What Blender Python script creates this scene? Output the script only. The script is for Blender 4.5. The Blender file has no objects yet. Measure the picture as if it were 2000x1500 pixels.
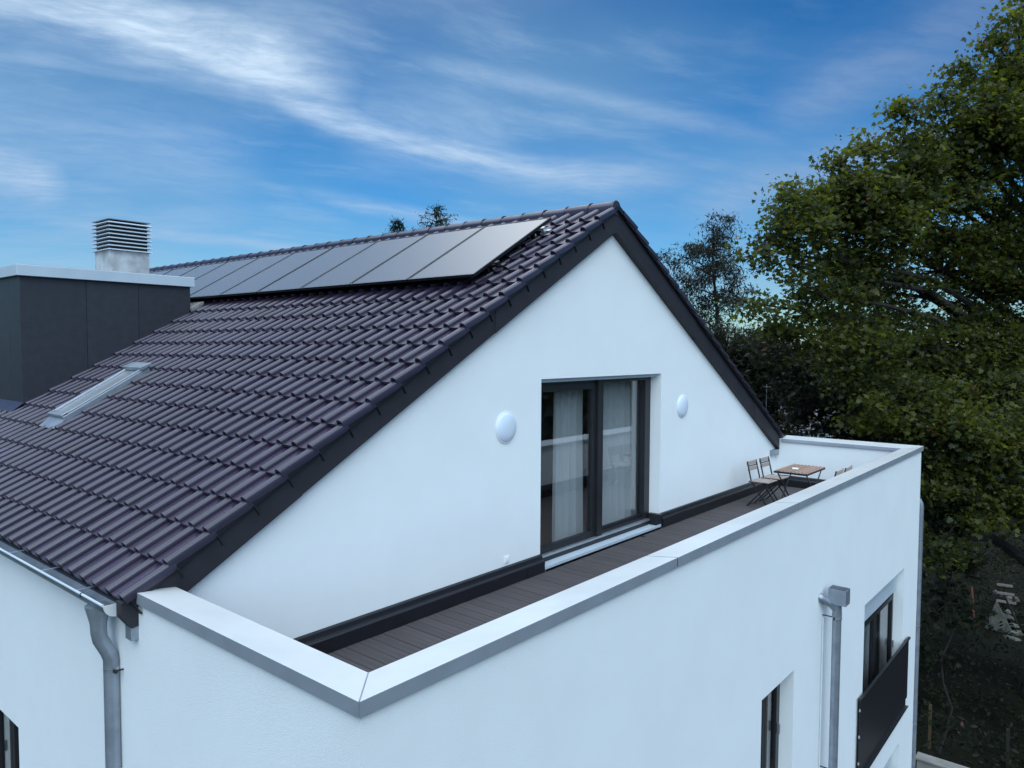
import bpy, math, random
import numpy as np
from mathutils import Vector, Matrix
random.seed(7); rng = np.random.default_rng(7)
scene = bpy.context.scene
COL = scene.collection
rad = math.radians

# ------------------------------------------------------------------ camera
cd = bpy.data.cameras.new('camera'); cam = bpy.data.objects.new('camera', cd); COL.objects.link(cam)
CAMP = Vector((-2.271, -2.888, 1.763)); FPX = 1442.68
yaw, pit, rol = rad(50.01), rad(-2.773), rad(0.287)
F = Vector((math.sin(yaw)*math.cos(pit), math.cos(yaw)*math.cos(pit), math.sin(pit)))
Rv = F.cross(Vector((0, 0, 1))).normalized(); Uv = Rv.cross(F)
R2 = Rv*math.cos(rol)+Uv*math.sin(rol); U2 = -Rv*math.sin(rol)+Uv*math.cos(rol)
cam.matrix_world = Matrix(((R2.x, U2.x, -F.x, CAMP.x), (R2.y, U2.y, -F.y, CAMP.y), (R2.z, U2.z, -F.z, CAMP.z), (0, 0, 0, 1)))
cd.sensor_width = 36; cd.lens = 36*FPX/2000; cd.clip_start = .05; cd.clip_end = 6000
scene.camera = cam

# ------------------------------------------------------------------ light, exposure
SUN_AZ, SUN_EL = rad(-134), rad(36)          # azimuth measured from +Y towards +X
scene.view_settings.view_transform = 'Standard'; scene.view_settings.look = 'None'
scene.view_settings.exposure = 0.80; scene.view_settings.gamma = 1; scene.view_settings.use_curve_mapping = False
sd = bpy.data.lights.new('sun', 'SUN'); sun = bpy.data.objects.new('sun', sd); COL.objects.link(sun)
sd.energy = 1.42; sd.angle = rad(60); sd.color = (.77, .94, 1.0)
sdir = Vector((math.sin(SUN_AZ)*math.cos(SUN_EL), math.cos(SUN_AZ)*math.cos(SUN_EL), math.sin(SUN_EL)))
sun.rotation_euler = sdir.to_track_quat('Z', 'Y').to_euler(); sun.location = (20, 20, 30)

world = bpy.data.worlds.new('World'); scene.world = world; world.use_nodes = True
wt = world.node_tree; wt.nodes.clear()

class NT:
    """tiny helper for writing node graphs"""
    def __init__(s, t): s.t = t
    def n(s, kind, **kw):
        nd = s.t.nodes.new(kind)
        for k, v in kw.items(): setattr(nd, k, v)
        return nd
    def put(s, sock, v):
        if hasattr(v, 'is_linked') or hasattr(v, 'links'): s.t.links.new(v, sock)
        else: sock.default_value = v
    def m(s, op, a, b=0.0, c=None, clamp=False):
        nd = s.n('ShaderNodeMath', operation=op, use_clamp=clamp)
        s.put(nd.inputs[0], a); s.put(nd.inputs[1], b)
        if c is not None: s.put(nd.inputs[2], c)
        return nd.outputs[0]
    def sstep(s, x, a, b):
        nd = s.n('ShaderNodeMapRange', interpolation_type='SMOOTHSTEP')
        s.put(nd.inputs[0], x); s.put(nd.inputs[1], a); s.put(nd.inputs[2], b)
        return nd.outputs[0]
    def mix(s, f, a, b, mode='MIX'):
        nd = s.n('ShaderNodeMix', data_type='RGBA', blend_type=mode)
        s.put(nd.inputs[0], f); s.put(nd.inputs[6], a); s.put(nd.inputs[7], b)
        return nd.outputs[2]
    def noise(s, vec, scale, detail=4, rough=.55, dist=0, dim='3D'):
        nd = s.n('ShaderNodeTexNoise', noise_dimensions=dim)
        if vec is not None: s.t.links.new(vec, nd.inputs['Vector'])
        nd.inputs['Scale'].default_value = scale; nd.inputs['Detail'].default_value = detail
        nd.inputs['Roughness'].default_value = rough; nd.inputs['Distortion'].default_value = dist
        return nd.outputs[0]
    def vec(s, x, y, z):
        nd = s.n('ShaderNodeCombineXYZ'); s.put(nd.inputs[0], x); s.put(nd.inputs[1], y); s.put(nd.inputs[2], z)
        return nd.outputs[0]

w = NT(wt)
sky = w.n('ShaderNodeTexSky', sky_type='NISHITA', sun_disc=False, sun_elevation=SUN_EL, sun_rotation=SUN_AZ,
          altitude=100, air_density=1.0, dust_density=.35, ozone_density=2.0)
tc = w.n('ShaderNodeTexCoord')
sep = w.n('ShaderNodeSeparateXYZ'); wt.links.new(tc.outputs['Generated'], sep.inputs[0])
X, Y, Z = sep.outputs
az = w.m('MULTIPLY', w.m('ARCTAN2', X, Y), 57.29578)          # degrees, from +Y towards +X
el = w.m('MULTIPLY', w.m('ARCSINE', Z), 57.29578)
# plane of the high cloud: direction divided by height
zz = w.m('ADD', w.m('MAXIMUM', Z, 0.0), .14)
px = w.m('DIVIDE', X, zz); py = w.m('DIVIDE', Y, zz)
CA = rad(-28)                                                  # grain of the cirrus
qx = w.m('ADD', w.m('MULTIPLY', px, math.cos(CA)), w.m('MULTIPLY', py, math.sin(CA)))
qy = w.m('ADD', w.m('MULTIPLY', px, -math.sin(CA)), w.m('MULTIPLY', py, math.cos(CA)))
warp = w.noise(w.vec(px, py, 3.0), .8, 3)
warp = w.m('MULTIPLY', w.m('SUBTRACT', warp, .5), .9)
fib = w.noise(w.vec(w.m('MULTIPLY', qx, .85), w.m('ADD', w.m('MULTIPLY', qy, 2.1), warp), 0.0), 2.1, 9, .62)
veil = w.noise(w.vec(px, py, 9.0), .55, 4, .5)
fine = w.noise(w.vec(w.m('MULTIPLY', qx, 1.7), w.m('ADD', w.m('MULTIPLY', qy, 4.2), w.m('MULTIPLY', warp, 3.2)), 5.0), 3.0, 9, .66)
general = w.m('MULTIPLY', w.sstep(w.m('ADD', w.m('MULTIPLY', fib, .72), w.m('MULTIPLY', veil, .42)), .52, .84), .36)
# named streaks and banks of this sky: az0, el0, az1, el1, half width, strength, bend
STREAKS = [(12, 5.2, 27, 5.6, 1.9, .40, 0), (12, 8.6, 24, 8.0, 1.6, .30, .3), (11, 21.6, 36, 19.0, 2.0, 1.0, .6), (31, 18.6, 61, 12.4, 1.15, .72, -1.2), (14, 14.0, 30, 12.5, 3.0, .30, .0), (38, 16.5, 50, 15.5, 3.2, .30, .0), (18, 8.0, 42, 6.2, .45, .62, .35),
           (36, 11.0, 56, 7.6, .55, .5, .0), (70, 16.5, 92, 22.5, 2.4, .42, .6), (64, 10.5, 82, 13.5, 1.9, .5, .4),
           (12, 12.0, 19, 10.4, 1.9, .75, 0), (44, 20.5, 70, 14.5, .8, .34, .5), (24, 4.7, 44, 4.6, .75, .5, .2), (14, 6.2, 30, 9.2, 1.1, .34, .2), (48, 5.4, 78, 4.2, 1.2, .34, .2)]
wob = w.m('MULTIPLY', w.m('SUBTRACT', w.noise(w.vec(w.m('MULTIPLY', az, .09), w.m('MULTIPLY', el, .25), 0.0), 1.0, 5, .6), .5), 4.2)
fibres = w.sstep(w.m('ADD', w.m('MULTIPLY', fine, .65), w.m('MULTIPLY', fib, .35)), .30, .68)
acc = general
for (a0, e0, a1, e1, hw, st, bd) in STREAKS:
    t = w.m('DIVIDE', w.m('SUBTRACT', az, a0), a1-a0)
    tt = w.m('MULTIPLY', t, w.m('SUBTRACT', 1.0, t))
    ce = w.m('ADD', w.m('MULTIPLY_ADD', t, e1-e0, e0), w.m('MULTIPLY', tt, 4*bd))
    d = w.m('DIVIDE', w.m('ADD', w.m('SUBTRACT', el, ce), w.m('MULTIPLY', wob, min(1, hw*.45))), hw)
    g = w.m('EXPONENT', w.m('MULTIPLY', w.m('MULTIPLY', d, d), -1.0))
    win = w.m('MULTIPLY', w.sstep(t, -.18, .15), w.m('SUBTRACT', 1.0, w.sstep(t, .8, 1.2)))
    tex = w.m('MULTIPLY_ADD', fibres, .72, .40)
    acc = w.m('MAXIMUM', acc, w.m('MULTIPLY', w.m('MULTIPLY', w.m('MULTIPLY', g, win), tex), st))
ov = w.sstep(el, 23.0, 48.0)                                   # the veil thickens overhead
acc = w.m('MAXIMUM', acc, w.m('MULTIPLY', ov, w.m('MULTIPLY_ADD', fib, .7, .45)))
acc = w.m('MINIMUM', acc, .92)
hs = w.n('ShaderNodeHueSaturation'); hs.inputs['Saturation'].default_value = 1.2; hs.inputs['Value'].default_value = 1.0
wt.links.new(sky.outputs[0], hs.inputs['Color'])
tint = w.mix(1.0, hs.outputs[0], w.mix(w.sstep(el, 0.0, 16.0), (.31, .45, .56, 1), (.155, .43, .60, 1)), 'MULTIPLY')
tint = w.mix(w.m('MULTIPLY', w.sstep(veil, .38, .66), .36), tint, (1.55, 2.75, 3.8, 1))
# a bright high cloud over the house, the one mirrored in the last solar panel
sv = w.m('ADD', w.m('ADD', w.m('MULTIPLY', X, .537), w.m('MULTIPLY', Y, .578)), w.m('MULTIPLY', Z, .613))
glow = w.m('POWER', w.m('MAXIMUM', sv, 0.0), 110.0)
SKYK = 0.1
cloudc = w.mix(w.sstep(el, 4.0, 24.0), (2.3, 3.2, 4.5, 1), (4.1, 5.1, 6.1, 1))
cloudc = w.mix(w.sstep(az, 45.0, 85.0), cloudc, (1.5, 2.1, 3.3, 1))
cloudc = w.mix(ov, cloudc, (11.3, 13.6, 16.2, 1))
skyc = w.mix(acc, tint, cloudc)
gl = w.mix(glow, (0, 0, 0, 1), (9, 8.5, 7, 1))
skyc = w.mix(1.0, skyc, gl, 'ADD')
bg = w.n('ShaderNodeBackground'); bg.inputs[1].default_value = SKYK
wt.links.new(skyc, bg.inputs[0])
out = w.n('ShaderNodeOutputWorld'); wt.links.new(bg.outputs[0], out.inputs[0])

# ------------------------------------------------------------------ materials
MATS = {}
def mat(name, col, rough=.6, metal=0.0, var=.12, vscale=6, bump=0.0, bscale=60, col2=None, coords='Object', spec=.5, bdist=.01,
        stretch=None, objvar=0.0, trans=0.0, coat=0.0, rvar=0.0):
    m = bpy.data.materials.new(name); m.use_nodes = True
    t = NT(m.node_tree); nt = m.node_tree
    b = nt.nodes['Principled BSDF']
    tcn = t.n('ShaderNodeTexCoord'); v = tcn.outputs[coords]
    if stretch:
        mp = t.n('ShaderNodeMapping'); mp.inputs['Scale'].default_value = stretch; nt.links.new(v, mp.inputs[0]); v = mp.outputs[0]
    n1 = t.noise(v, vscale, 5, .6)
    c2 = col2 or tuple(c*(1-var) for c in col)
    c1 = tuple(min(1, c*(1+var*.6)) for c in col) if not col2 else col
    f = t.sstep(n1, .32, .68)
    c = t.mix(f, (*c1, 1), (*c2, 1))
    if objvar:
        oi = t.n('ShaderNodeObjectInfo')
        ge = t.n('ShaderNodeNewGeometry')
        rnd_ = t.m('FRACT', t.m('ADD', oi.outputs['Random'], ge.outputs['Random Per Island']))
        k = t.m('MULTIPLY_ADD', rnd_, 2*objvar, 1-objvar)
        c = t.mix(1.0, c, t.vec(k, k, k), 'MULTIPLY')
    nt.links.new(c, b.inputs['Base Color'])
    b.inputs['Roughness'].default_value = rough; b.inputs['Metallic'].default_value = metal
    if rvar: nt.links.new(t.m('MULTIPLY_ADD', f, rvar, rough), b.inputs['Roughness'])
    b.inputs['Specular IOR Level'].default_value = spec
    if coat: b.inputs['Coat Weight'].default_value = coat; b.inputs['Coat Roughness'].default_value = .3
    if bump:
        n2 = t.noise(v, bscale, 4, .7)
        bp = t.n('ShaderNodeBump'); bp.inputs['Strength'].default_value = bump; bp.inputs['Distance'].default_value = bdist
        nt.links.new(n2, bp.inputs['Height']); nt.links.new(bp.outputs[0], b.inputs['Normal'])
    MATS[name] = m
    return m

render_wall = mat('white_render', (.76, .77, .79), .92, var=.022, vscale=1.1, bump=.6, bscale=150, bdist=.005)
tile_m = mat('roof_tile_clay', (.023, .015, .034), .25, var=.3, vscale=2.2, bump=.3, bscale=55, objvar=.22, bdist=.003, rvar=.16, spec=.65, coat=.22)
slate_m = mat('dark_fascia_board', (.018, .016, .022), .6, var=.2, vscale=4, bump=.2, bscale=90, bdist=.002)
zinc_m = mat('weathered_zinc', (.30, .33, .38), .42, .55, var=.16, vscale=5, bump=.06, bscale=30, bdist=.002)
coping_shade_m = mat('coping_metal_shade_tone', (.38, .41, .47), .45, .45, var=.08, vscale=3)  # darker copy of the coping metal, shade put into the colour
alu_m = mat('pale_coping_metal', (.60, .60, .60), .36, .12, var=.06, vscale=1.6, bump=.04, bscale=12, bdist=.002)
fascm = mat('pale_fascia_sheet', (.50, .57, .64), .5, .2, var=.05, vscale=2)
clad_m = mat('anthracite_cladding', (.026, .027, .036), .5, var=.15, vscale=8, bump=.15, bscale=150, bdist=.002, objvar=.06)
black_m = mat('black_flashing', (.008, .008, .012), .4, .0, var=.2, vscale=6)
frame_m = mat('anthracite_frame', (.014, .014, .017), .4, var=.15, vscale=8)
steel_m = mat('black_painted_steel', (.012, .013, .016), .45, var=.1)
alug_m = mat('bare_aluminium', (.55, .57, .60), .35, .85, var=.08)
panel_frame_m = mat('black_anodised', (.01, .01, .013), .4, .3)
deck_m = mat('grey_brown_decking', (.066, .055, .058), .8, var=.22, vscale=2.2, bump=.5, bscale=60, stretch=(9, .6, 9), objvar=.10, bdist=.003)
lamp_m = mat('opal_plastic', (.62, .68, .78), .35, var=.02)
wood_m = mat('oiled_acacia', (.36, .23, .18), .6, var=.25, vscale=9, stretch=(2, 14, 14), bump=.15, bscale=40, objvar=.18)
woodw_m = mat('weathered_slat_wood', (.42, .34, .30), .65, var=.25, vscale=9, stretch=(2, 14, 14), bump=.15, bscale=40, objvar=.12)
floorin_m = mat('interior_oak_floor', (.16, .09, .06), .5, var=.2, stretch=(1, 8, 1))
intw_m = mat('interior_wall', (.30, .26, .24), .9, var=.04)
ground_m = mat('dark_garden_soil', (.014, .015, .010), .95, vscale=.6, col2=(.006, .006, .004), spec=.05, bump=.8, bscale=6, bdist=.1)
gravel_m = mat('roof_gravel', (.25, .24, .23), .9, var=.3, vscale=40, bump=.6, bscale=60)
conc_m = mat('pale_concrete', (.22, .205, .19), .85, var=.2, vscale=3, bump=.3, bscale=30)
bark_m = mat('bark', (.022, .018, .015), .95, var=.3, vscale=8, bump=.8, bscale=18, bdist=.03, stretch=(3, 3, .7))
bark2_m = mat('mossy_slab', (.10, .095, .08), .9, var=.4, vscale=5, bump=.5, bscale=20)
redwood_m = mat('red_painted_wood', (.20, .045, .03), .7, var=.3, vscale=5)
whitewood_m = mat('white_painted_wood', (.24, .19, .18), .6, var=.2, vscale=5)
stake_m = mat('bleached_stake', (.075, .055, .022), .8, var=.2)
cable_m = mat('white_cable', (.6, .62, .65), .5, var=.05)
paper_m = mat('white_paper', (.78, .78, .80), .8, var=.02)

def leaf_mat(name, ca, cb, tr):
    m = bpy.data.materials.new(name); m.use_nodes = True; nt = m.node_tree; nt.nodes.clear(); t = NT(nt)
    geo = t.n('ShaderNodeNewGeometry'); tcn = t.n('ShaderNodeTexCoord')
    r = geo.outputs['Random Per Island']
    n1 = t.noise(tcn.outputs['Object'], .8, 3)
    f = t.m('ADD', t.m('MULTIPLY', t.m('POWER', r, 1.6), .75), t.m('MULTIPLY', t.sstep(n1, .42, .70), .45), clamp=True)
    c = t.mix(f, (*ca, 1), (*cb, 1))
    red = t.sstep(t.m('ADD', t.m('MULTIPLY', t.noise(tcn.outputs['Object'], 1.7, 2), .8), t.m('MULTIPLY', r, .18)), .66, .74)
    c = t.mix(t.m('MULTIPLY', red, .75), c, (.10, .035, .032, 1))
    p = t.n('ShaderNodeBsdfPrincipled'); nt.links.new(c, p.inputs['Base Color']); p.inputs['Roughness'].default_value = .5
    p.inputs['Specular IOR Level'].default_value = .12 if tr[0] > 1.5 else .08
    tl = t.n('ShaderNodeBsdfTranslucent'); nt.links.new(t.mix(1.0, c, tr, 'MULTIPLY'), tl.inputs[0])
    a = t.n('ShaderNodeAddShader'); nt.links.new(p.outputs[0], a.inputs[0]); nt.links.new(tl.outputs[0], a.inputs[1])
    o = t.n('ShaderNodeOutputMaterial'); nt.links.new(a.outputs[0], o.inputs[0])
    return m
maple_m = leaf_mat('maple_leaf', (.011, .016, .008), (.056, .060, .013), (2.3, 2.3, .8, 1))
dark_leaf_m = leaf_mat('dark_leaf', (.010, .013, .009), (.020, .021, .013), (1.2, 1.2, .8, 1))
birch_m = leaf_mat('grey_green_leaf', (.016, .020, .018), (.034, .032, .025), (1.0, 1.0, .8, 1))
shrub_m = leaf_mat('shrub_leaf', (.006, .009, .005), (.014, .016, .008), (.6, .7, .5, 1))
needle_m = leaf_mat('spruce_needle', (.012, .020, .014), (.022, .030, .020), (.5, .5, .4, 1))

def glass_mat(name, refl, tintc, rough=0.0):
    m = bpy.data.materials.new(name); m.use_nodes = True; nt = m.node_tree; nt.nodes.clear(); t = NT(nt)
    fr = t.n('ShaderNodeLayerWeight'); fr.inputs[0].default_value = .5
    f = t.m('MULTIPLY_ADD', t.m('POWER', fr.outputs[1], 5.0), .85, refl, clamp=True)
    tb = t.n('ShaderNodeBsdfTransparent'); tb.inputs[0].default_value = tintc
    gb = t.n('ShaderNodeBsdfGlossy'); gb.inputs['Roughness'].default_value = rough
    mx = t.n('ShaderNodeMixShader'); nt.links.new(f, mx.inputs[0]); nt.links.new(tb.outputs[0], mx.inputs[1]); nt.links.new(gb.outputs[0], mx.inputs[2])
    o = t.n('ShaderNodeOutputMaterial'); nt.links.new(mx.outputs[0], o.inputs[0])
    return m
glass_m = glass_mat('window_glass', .15, (.93, .95, .96, 1))

def curtain_mat():
    m = bpy.data.materials.new('sheer_curtain'); m.use_nodes = True; nt = m.node_tree; nt.nodes.clear(); t = NT(nt)
    d = t.n('ShaderNodeBsdfDiffuse'); d.inputs[0].default_value = (.90, .92, .94, 1)
    tl = t.n('ShaderNodeBsdfTranslucent'); tl.inputs[0].default_value = (.7, .74, .78, 1)
    tp = t.n('ShaderNodeBsdfTransparent')
    tcn = t.n('ShaderNodeTexCoord'); n1 = t.noise(tcn.outputs['Object'], 3, 3)
    mx = t.n('ShaderNodeMixShader'); mx.inputs[0].default_value = .35
    nt.links.new(d.outputs[0], mx.inputs[1]); nt.links.new(tl.outputs[0], mx.inputs[2])
    m2 = t.n('ShaderNodeMixShader'); nt.links.new(t.m('MULTIPLY_ADD', n1, .12, .16), m2.inputs[0])
    nt.links.new(mx.outputs[0], m2.inputs[1]); nt.links.new(tp.outputs[0], m2.inputs[2])
    o = t.n('ShaderNodeOutputMaterial'); nt.links.new(m2.outputs[0], o.inputs[0])
    return m
curtain_m = curtain_mat()

def pv_mat():
    m = bpy.data.materials.new('photovoltaic_glass'); m.use_nodes = True; nt = m.node_tree; t = NT(nt)
    b = nt.nodes['Principled BSDF']; tcn = t.n('ShaderNodeTexCoord')
    br = t.n('ShaderNodeTexBrick'); nt.links.new(tcn.outputs['Object'], br.inputs['Vector'])
    br.offset = 0; br.inputs['Scale'].default_value = 1; br.inputs['Brick Width'].default_value = .165; br.inputs['Row Height'].default_value = .165
    br.inputs['Mortar Size'].default_value = .002
    br.inputs['Color1'].default_value = (.016, .016, .026, 1); br.inputs['Color2'].default_value = (.019, .019, .030, 1); br.inputs['Mortar'].default_value = (.04, .042, .055, 1)
    nt.links.new(br.outputs[0], b.inputs['Base Color'])
    b.inputs['Roughness'].default_value = .4; b.inputs['Specular IOR Level'].default_value = .6
    b.inputs['Coat Weight'].default_value = 1.0; b.inputs['Coat Roughness'].default_value = .26; b.inputs['Coat IOR'].default_value = 1.75
    return m
pv_m = pv_mat()

# ------------------------------------------------------------------ mesh helpers
class MB:
    def __init__(s): s.v = []; s.f = []
    def add(s, vs, fs):
        o = len(s.v); s.v += [tuple(v) for v in vs]; s.f += [tuple(i+o for i in f) for f in fs]; return s
    def hexa(s, p):  # 8 points: bottom 4, top 4 (same winding)
        return s.add(p, [(0, 3, 2, 1), (4, 5, 6, 7), (0, 1, 5, 4), (1, 2, 6, 5), (2, 3, 7, 6), (3, 0, 4, 7)])
    def box(s, x0, x1, y0, y1, z0, z1):
        return s.hexa([(x0, y0, z0), (x1, y0, z0), (x1, y1, z0), (x0, y1, z0), (x0, y0, z1), (x1, y0, z1), (x1, y1, z1), (x0, y1, z1)])
    def bar(s, a, b, wd, ht, up=(0, 0, 1)):
        a = Vector(a); b = Vector(b); d = (b-a).normalized(); up = Vector(up)
        if abs(d.dot(up)) > .98: up = Vector((1, 0, 0))
        r = d.cross(up).normalized()*wd/2; u = r.cross(d).normalized()*ht/2
        return s.hexa([a-r-u, a+r-u, b+r-u, b-r-u, a-r+u, a+r+u, b+r+u, b-r+u])
    def prism(s, poly, a, b, fn):
        """poly of (p,q) extruded from a to b; fn(p,q,t)->xyz"""
        n = len(poly)
        vs = [fn(p, q, a) for p, q in poly]+[fn(p, q, b) for p, q in poly]
        fs = [tuple(range(n))[::-1], tuple(range(n, 2*n))]+[(i, (i+1) % n, n+(i+1) % n, n+i) for i in range(n)]
        return s.add(vs, fs)
    def tube(s, pts, r, n=12, cap=True, radii=None):
        pts = [Vector(p) for p in pts]; rings = []; prev = None
        for i, p in enumerate(pts):
            d = ((pts[min(i+1, len(pts)-1)]-pts[max(i-1, 0)])).normalized()
            if prev is None:
                a = Vector((0, 0, 1)) if abs(d.z) < .9 else Vector((1, 0, 0)); u = d.cross(a).normalized()
            else: u = (prev-d*prev.dot(d)).normalized()
            prev = u; v = d.cross(u); rr = radii[i] if radii else r
            rings.append([p+(u*math.cos(2*math.pi*k/n)+v*math.sin(2*math.pi*k/n))*rr for k in range(n)])
        vs = [q for rg in rings for q in rg]; fs = []
        for i in range(len(pts)-1):
            for k in range(n):
                fs.append((i*n+k, i*n+(k+1) % n, (i+1)*n+(k+1) % n, (i+1)*n+k))
        if cap: fs += [tuple(range(n))[::-1], tuple((len(pts)-1)*n+k for k in range(n))]
        return s.add(vs, fs)
    def mesh(s, name):
        me = bpy.data.meshes.new(name); me.from_pydata(s.v, [], s.f); me.validate(); me.update(); return me
    def build(s, name, m, parent=None, smooth=False, bevel=0.0, recalc=True):
        me = s.mesh(name)
        if recalc:
            import bmesh
            bm = bmesh.new(); bm.from_mesh(me); bmesh.ops.recalc_face_normals(bm, faces=bm.faces)
            bm.to_mesh(me); bm.free()
        return link(name, me, m, parent, smooth, bevel)
def link(name, me, m, parent=None, smooth=False, bevel=0.0):
    if m is not None and not me.materials: me.materials.append(m)
    o = bpy.data.objects.new(name, me); COL.objects.link(o)
    if parent is not None: o.parent = parent
    if smooth:
        for p in me.polygons: p.use_smooth = True
        try: me.set_sharp_from_angle(angle=rad(38))
        except Exception: pass
    if bevel:
        b = o.modifiers.new('bevel', 'BEVEL'); b.width = bevel; b.segments = 2; b.limit_method = 'ANGLE'; b.angle_limit = rad(40)
    return o
def empty(name, loc=(0, 0, 0), parent=None):
    o = bpy.data.objects.new(name, None); o.empty_display_size = .2; o.location = loc; COL.objects.link(o)
    if parent is not None: o.parent = parent
    return o
def tag(o, label=None, cat=None, group=None, kind=None):
    if label: o['label'] = label
    if cat: o['category'] = cat
    if group: o['group'] = group
    if kind: o['kind'] = kind
    return o
def copy_tree(o, parent=None):
    c = o.copy(); COL.objects.link(c); c.parent = parent
    for ch in [k for k in list(bpy.data.objects) if k.parent == o]: copy_tree(ch, c)
    return c
def wall_grid(us, zs, holes, y0, y1, fn):
    """wall slab between depths y0,y1 with rectangular holes (u0,u1,z0,z1); fn(u,d,z)->xyz"""
    us = sorted(set(us+[h[0] for h in holes]+[h[1] for h in holes])); zs = sorted(set(zs+[h[2] for h in holes]+[h[3] for h in holes]))
    mb = MB()
    solid = lambda i, j: 0 <= i < len(us)-1 and 0 <= j < len(zs)-1 and not any(h[0] <= (us[i]+us[i+1])/2 <= h[1] and h[2] <= (zs[j]+zs[j+1])/2 <= h[3] for h in holes)
    for i in range(len(us)-1):
        for j in range(len(zs)-1):
            if not solid(i, j): continue
            a, b, c, d = us[i], us[i+1], zs[j], zs[j+1]
            q = lambda pts: mb.add([fn(*p) for p in pts], [(0, 1, 2, 3)])
            q([(a, y0, c), (b, y0, c), (b, y0, d), (a, y0, d)]); q([(a, y1, d), (b, y1, d), (b, y1, c), (a, y1, c)])
            if not solid(i-1, j): q([(a, y1, c), (a, y0, c), (a, y0, d), (a, y1, d)])
            if not solid(i+1, j): q([(b, y0, c), (b, y1, c), (b, y1, d), (b, y0, d)])
            if not solid(i, j-1): q([(a, y0, c), (a, y1, c), (b, y1, c), (b, y0, c)])
            if not solid(i, j+1): q([(a, y0, d), (b, y0, d), (b, y1, d), (a, y1, d)])
    return mb

# ------------------------------------------------------------------ ground
GZ = -7.6
g = MB(); NG = 60
xs = np.linspace(-60, 60, NG)
def gz(x, y):
    d = max(0, math.hypot(x-6, y-8)-14)
    return GZ+min(1, d/10)*.25*(math.sin(x*.31+1)*math.cos(y*.27)+.5*math.sin(x*.83+y*.7))
gr = [(x, y, gz(x, y) if (abs(x) < 59 and abs(y) < 59) else GZ) for y in xs for x in xs]
g.add(gr, [(j*NG+i, j*NG+i+1, (j+1)*NG+i+1, (j+1)*NG+i) for j in range(NG-1) for i in range(NG-1)])
BIG = 2500
g.add([(-60, -60, GZ), (60, -60, GZ), (60, 60, GZ), (-60, 60, GZ), (-BIG, -BIG, GZ), (BIG, -BIG, GZ), (BIG, BIG, GZ), (-BIG, BIG, GZ)],
      [(4, 5, 1, 0), (5, 6, 2, 1), (6, 7, 3, 2), (7, 4, 0, 3)])
tag(g.build('ground', ground_m), kind='structure')

# ------------------------------------------------------------------ house
W = 13.0; L = 2.6; T = .304; WI = .27; GY = 2.65; RX = 6.42; YE = 16.5
SL = .5802; C0 = .0687; TH = math.atan(SL)
house = tag(empty('house', (6.5, 8, GZ)), 'white rendered house with dark tiled gable roof and roof terrace', 'house')
HM = Matrix.Translation((-6.5, -8, -GZ))
def hp(o, parent=house):
    """put an object built in world coordinates under the house"""
    o.parent = parent; o.matrix_parent_inverse = HM if parent is house else Matrix.Identity(4); return o
def hb(mb, name, m, parent=None, **k):
    o = mb.build(name, m, **k)
    o.parent = parent or house
    if parent is None: o.matrix_parent_inverse = HM
    return o
def hempty(name, loc=(0, 0, 0)):
    o = empty(name, loc); o.parent = house; o.matrix_parent_inverse = HM; return o

TOPW = -.045
front_holes = [(5.41, 6.40, -3.42, -2.0), (9.40, 11.90, -4.32, -2.03), (9.40, 11.90, -7.3, -5.15), (5.41, 6.40, -6.6, -5.15), (1.4, 2.6, -6.6, -5.15)]
mb = wall_grid([.03, 12.97], [GZ, TOPW], front_holes, .03, WI, lambda u, d, z: (u, d, z))
hb(mb, 'front_wall', render_wall)
left_holes = [(5.29, 6.55, -3.3, -1.95), (8.6, 9.8, -3.3, -1.95), (5.29, 6.55, -6.6, -5.15), (12, 13.2, -3.3, -1.95)]
mb = wall_grid([WI, YE], [GZ, TOPW], left_holes, .03, WI, lambda u, d, z: (d, u, z))
hb(mb, 'side_wall', render_wall)
mb = wall_grid([WI, YE], [GZ, TOPW], [], 12.97, W-WI, lambda u, d, z: (d, u, z))
hb(mb, 'side_wall', render_wall)
def gtop(x): return 3.349+.16-.573*abs(x-RX)
def gable(y0, y1, door):
    mb = MB()
    cols = [(.27, 4.89, -1.3), (4.89, RX, 1.386 if door else -1.3), (RX, 7.905, 1.386 if door else -1.3), (7.905, 12.73, -1.3)]
    for a, b, z0 in cols:
        mb.add([(a, y0, z0), (b, y0, z0), (b, y0, gtop(b)), (a, y0, gtop(a))], [(0, 1, 2, 3)])
        mb.add([(a, y1, z0), (b, y1, z0), (b, y1, gtop(b)), (a, y1, gtop(a))], [(3, 2, 1, 0)])
        mb.add([(a, y0, gtop(a)), (b, y0, gtop(b)), (b, y1, gtop(b)), (a, y1, gtop(a))], [(0, 1, 2, 3)])
    if door:
        for x in (4.89, 7.905): mb.add([(x, y0, -1.3), (x, y1, -1.3), (x, y1, 1.386), (x, y0, 1.386)], [(0, 1, 2, 3)])
        mb.add([(4.89, y0, 1.386), (7.905, y0, 1.386), (7.905, y1, 1.386), (4.89, y1, 1.386)], [(0, 1, 2, 3)])
    return mb
hb(gable(GY, GY+.34, True), 'gable_wall', render_wall, recalc=False)
mb = gable(YE-.3, YE, False); mb.box(.03, 12.97, YE-.3, YE, GZ, -1.3)
hb(mb, 'gable_wall', render_wall, recalc=False)
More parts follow.
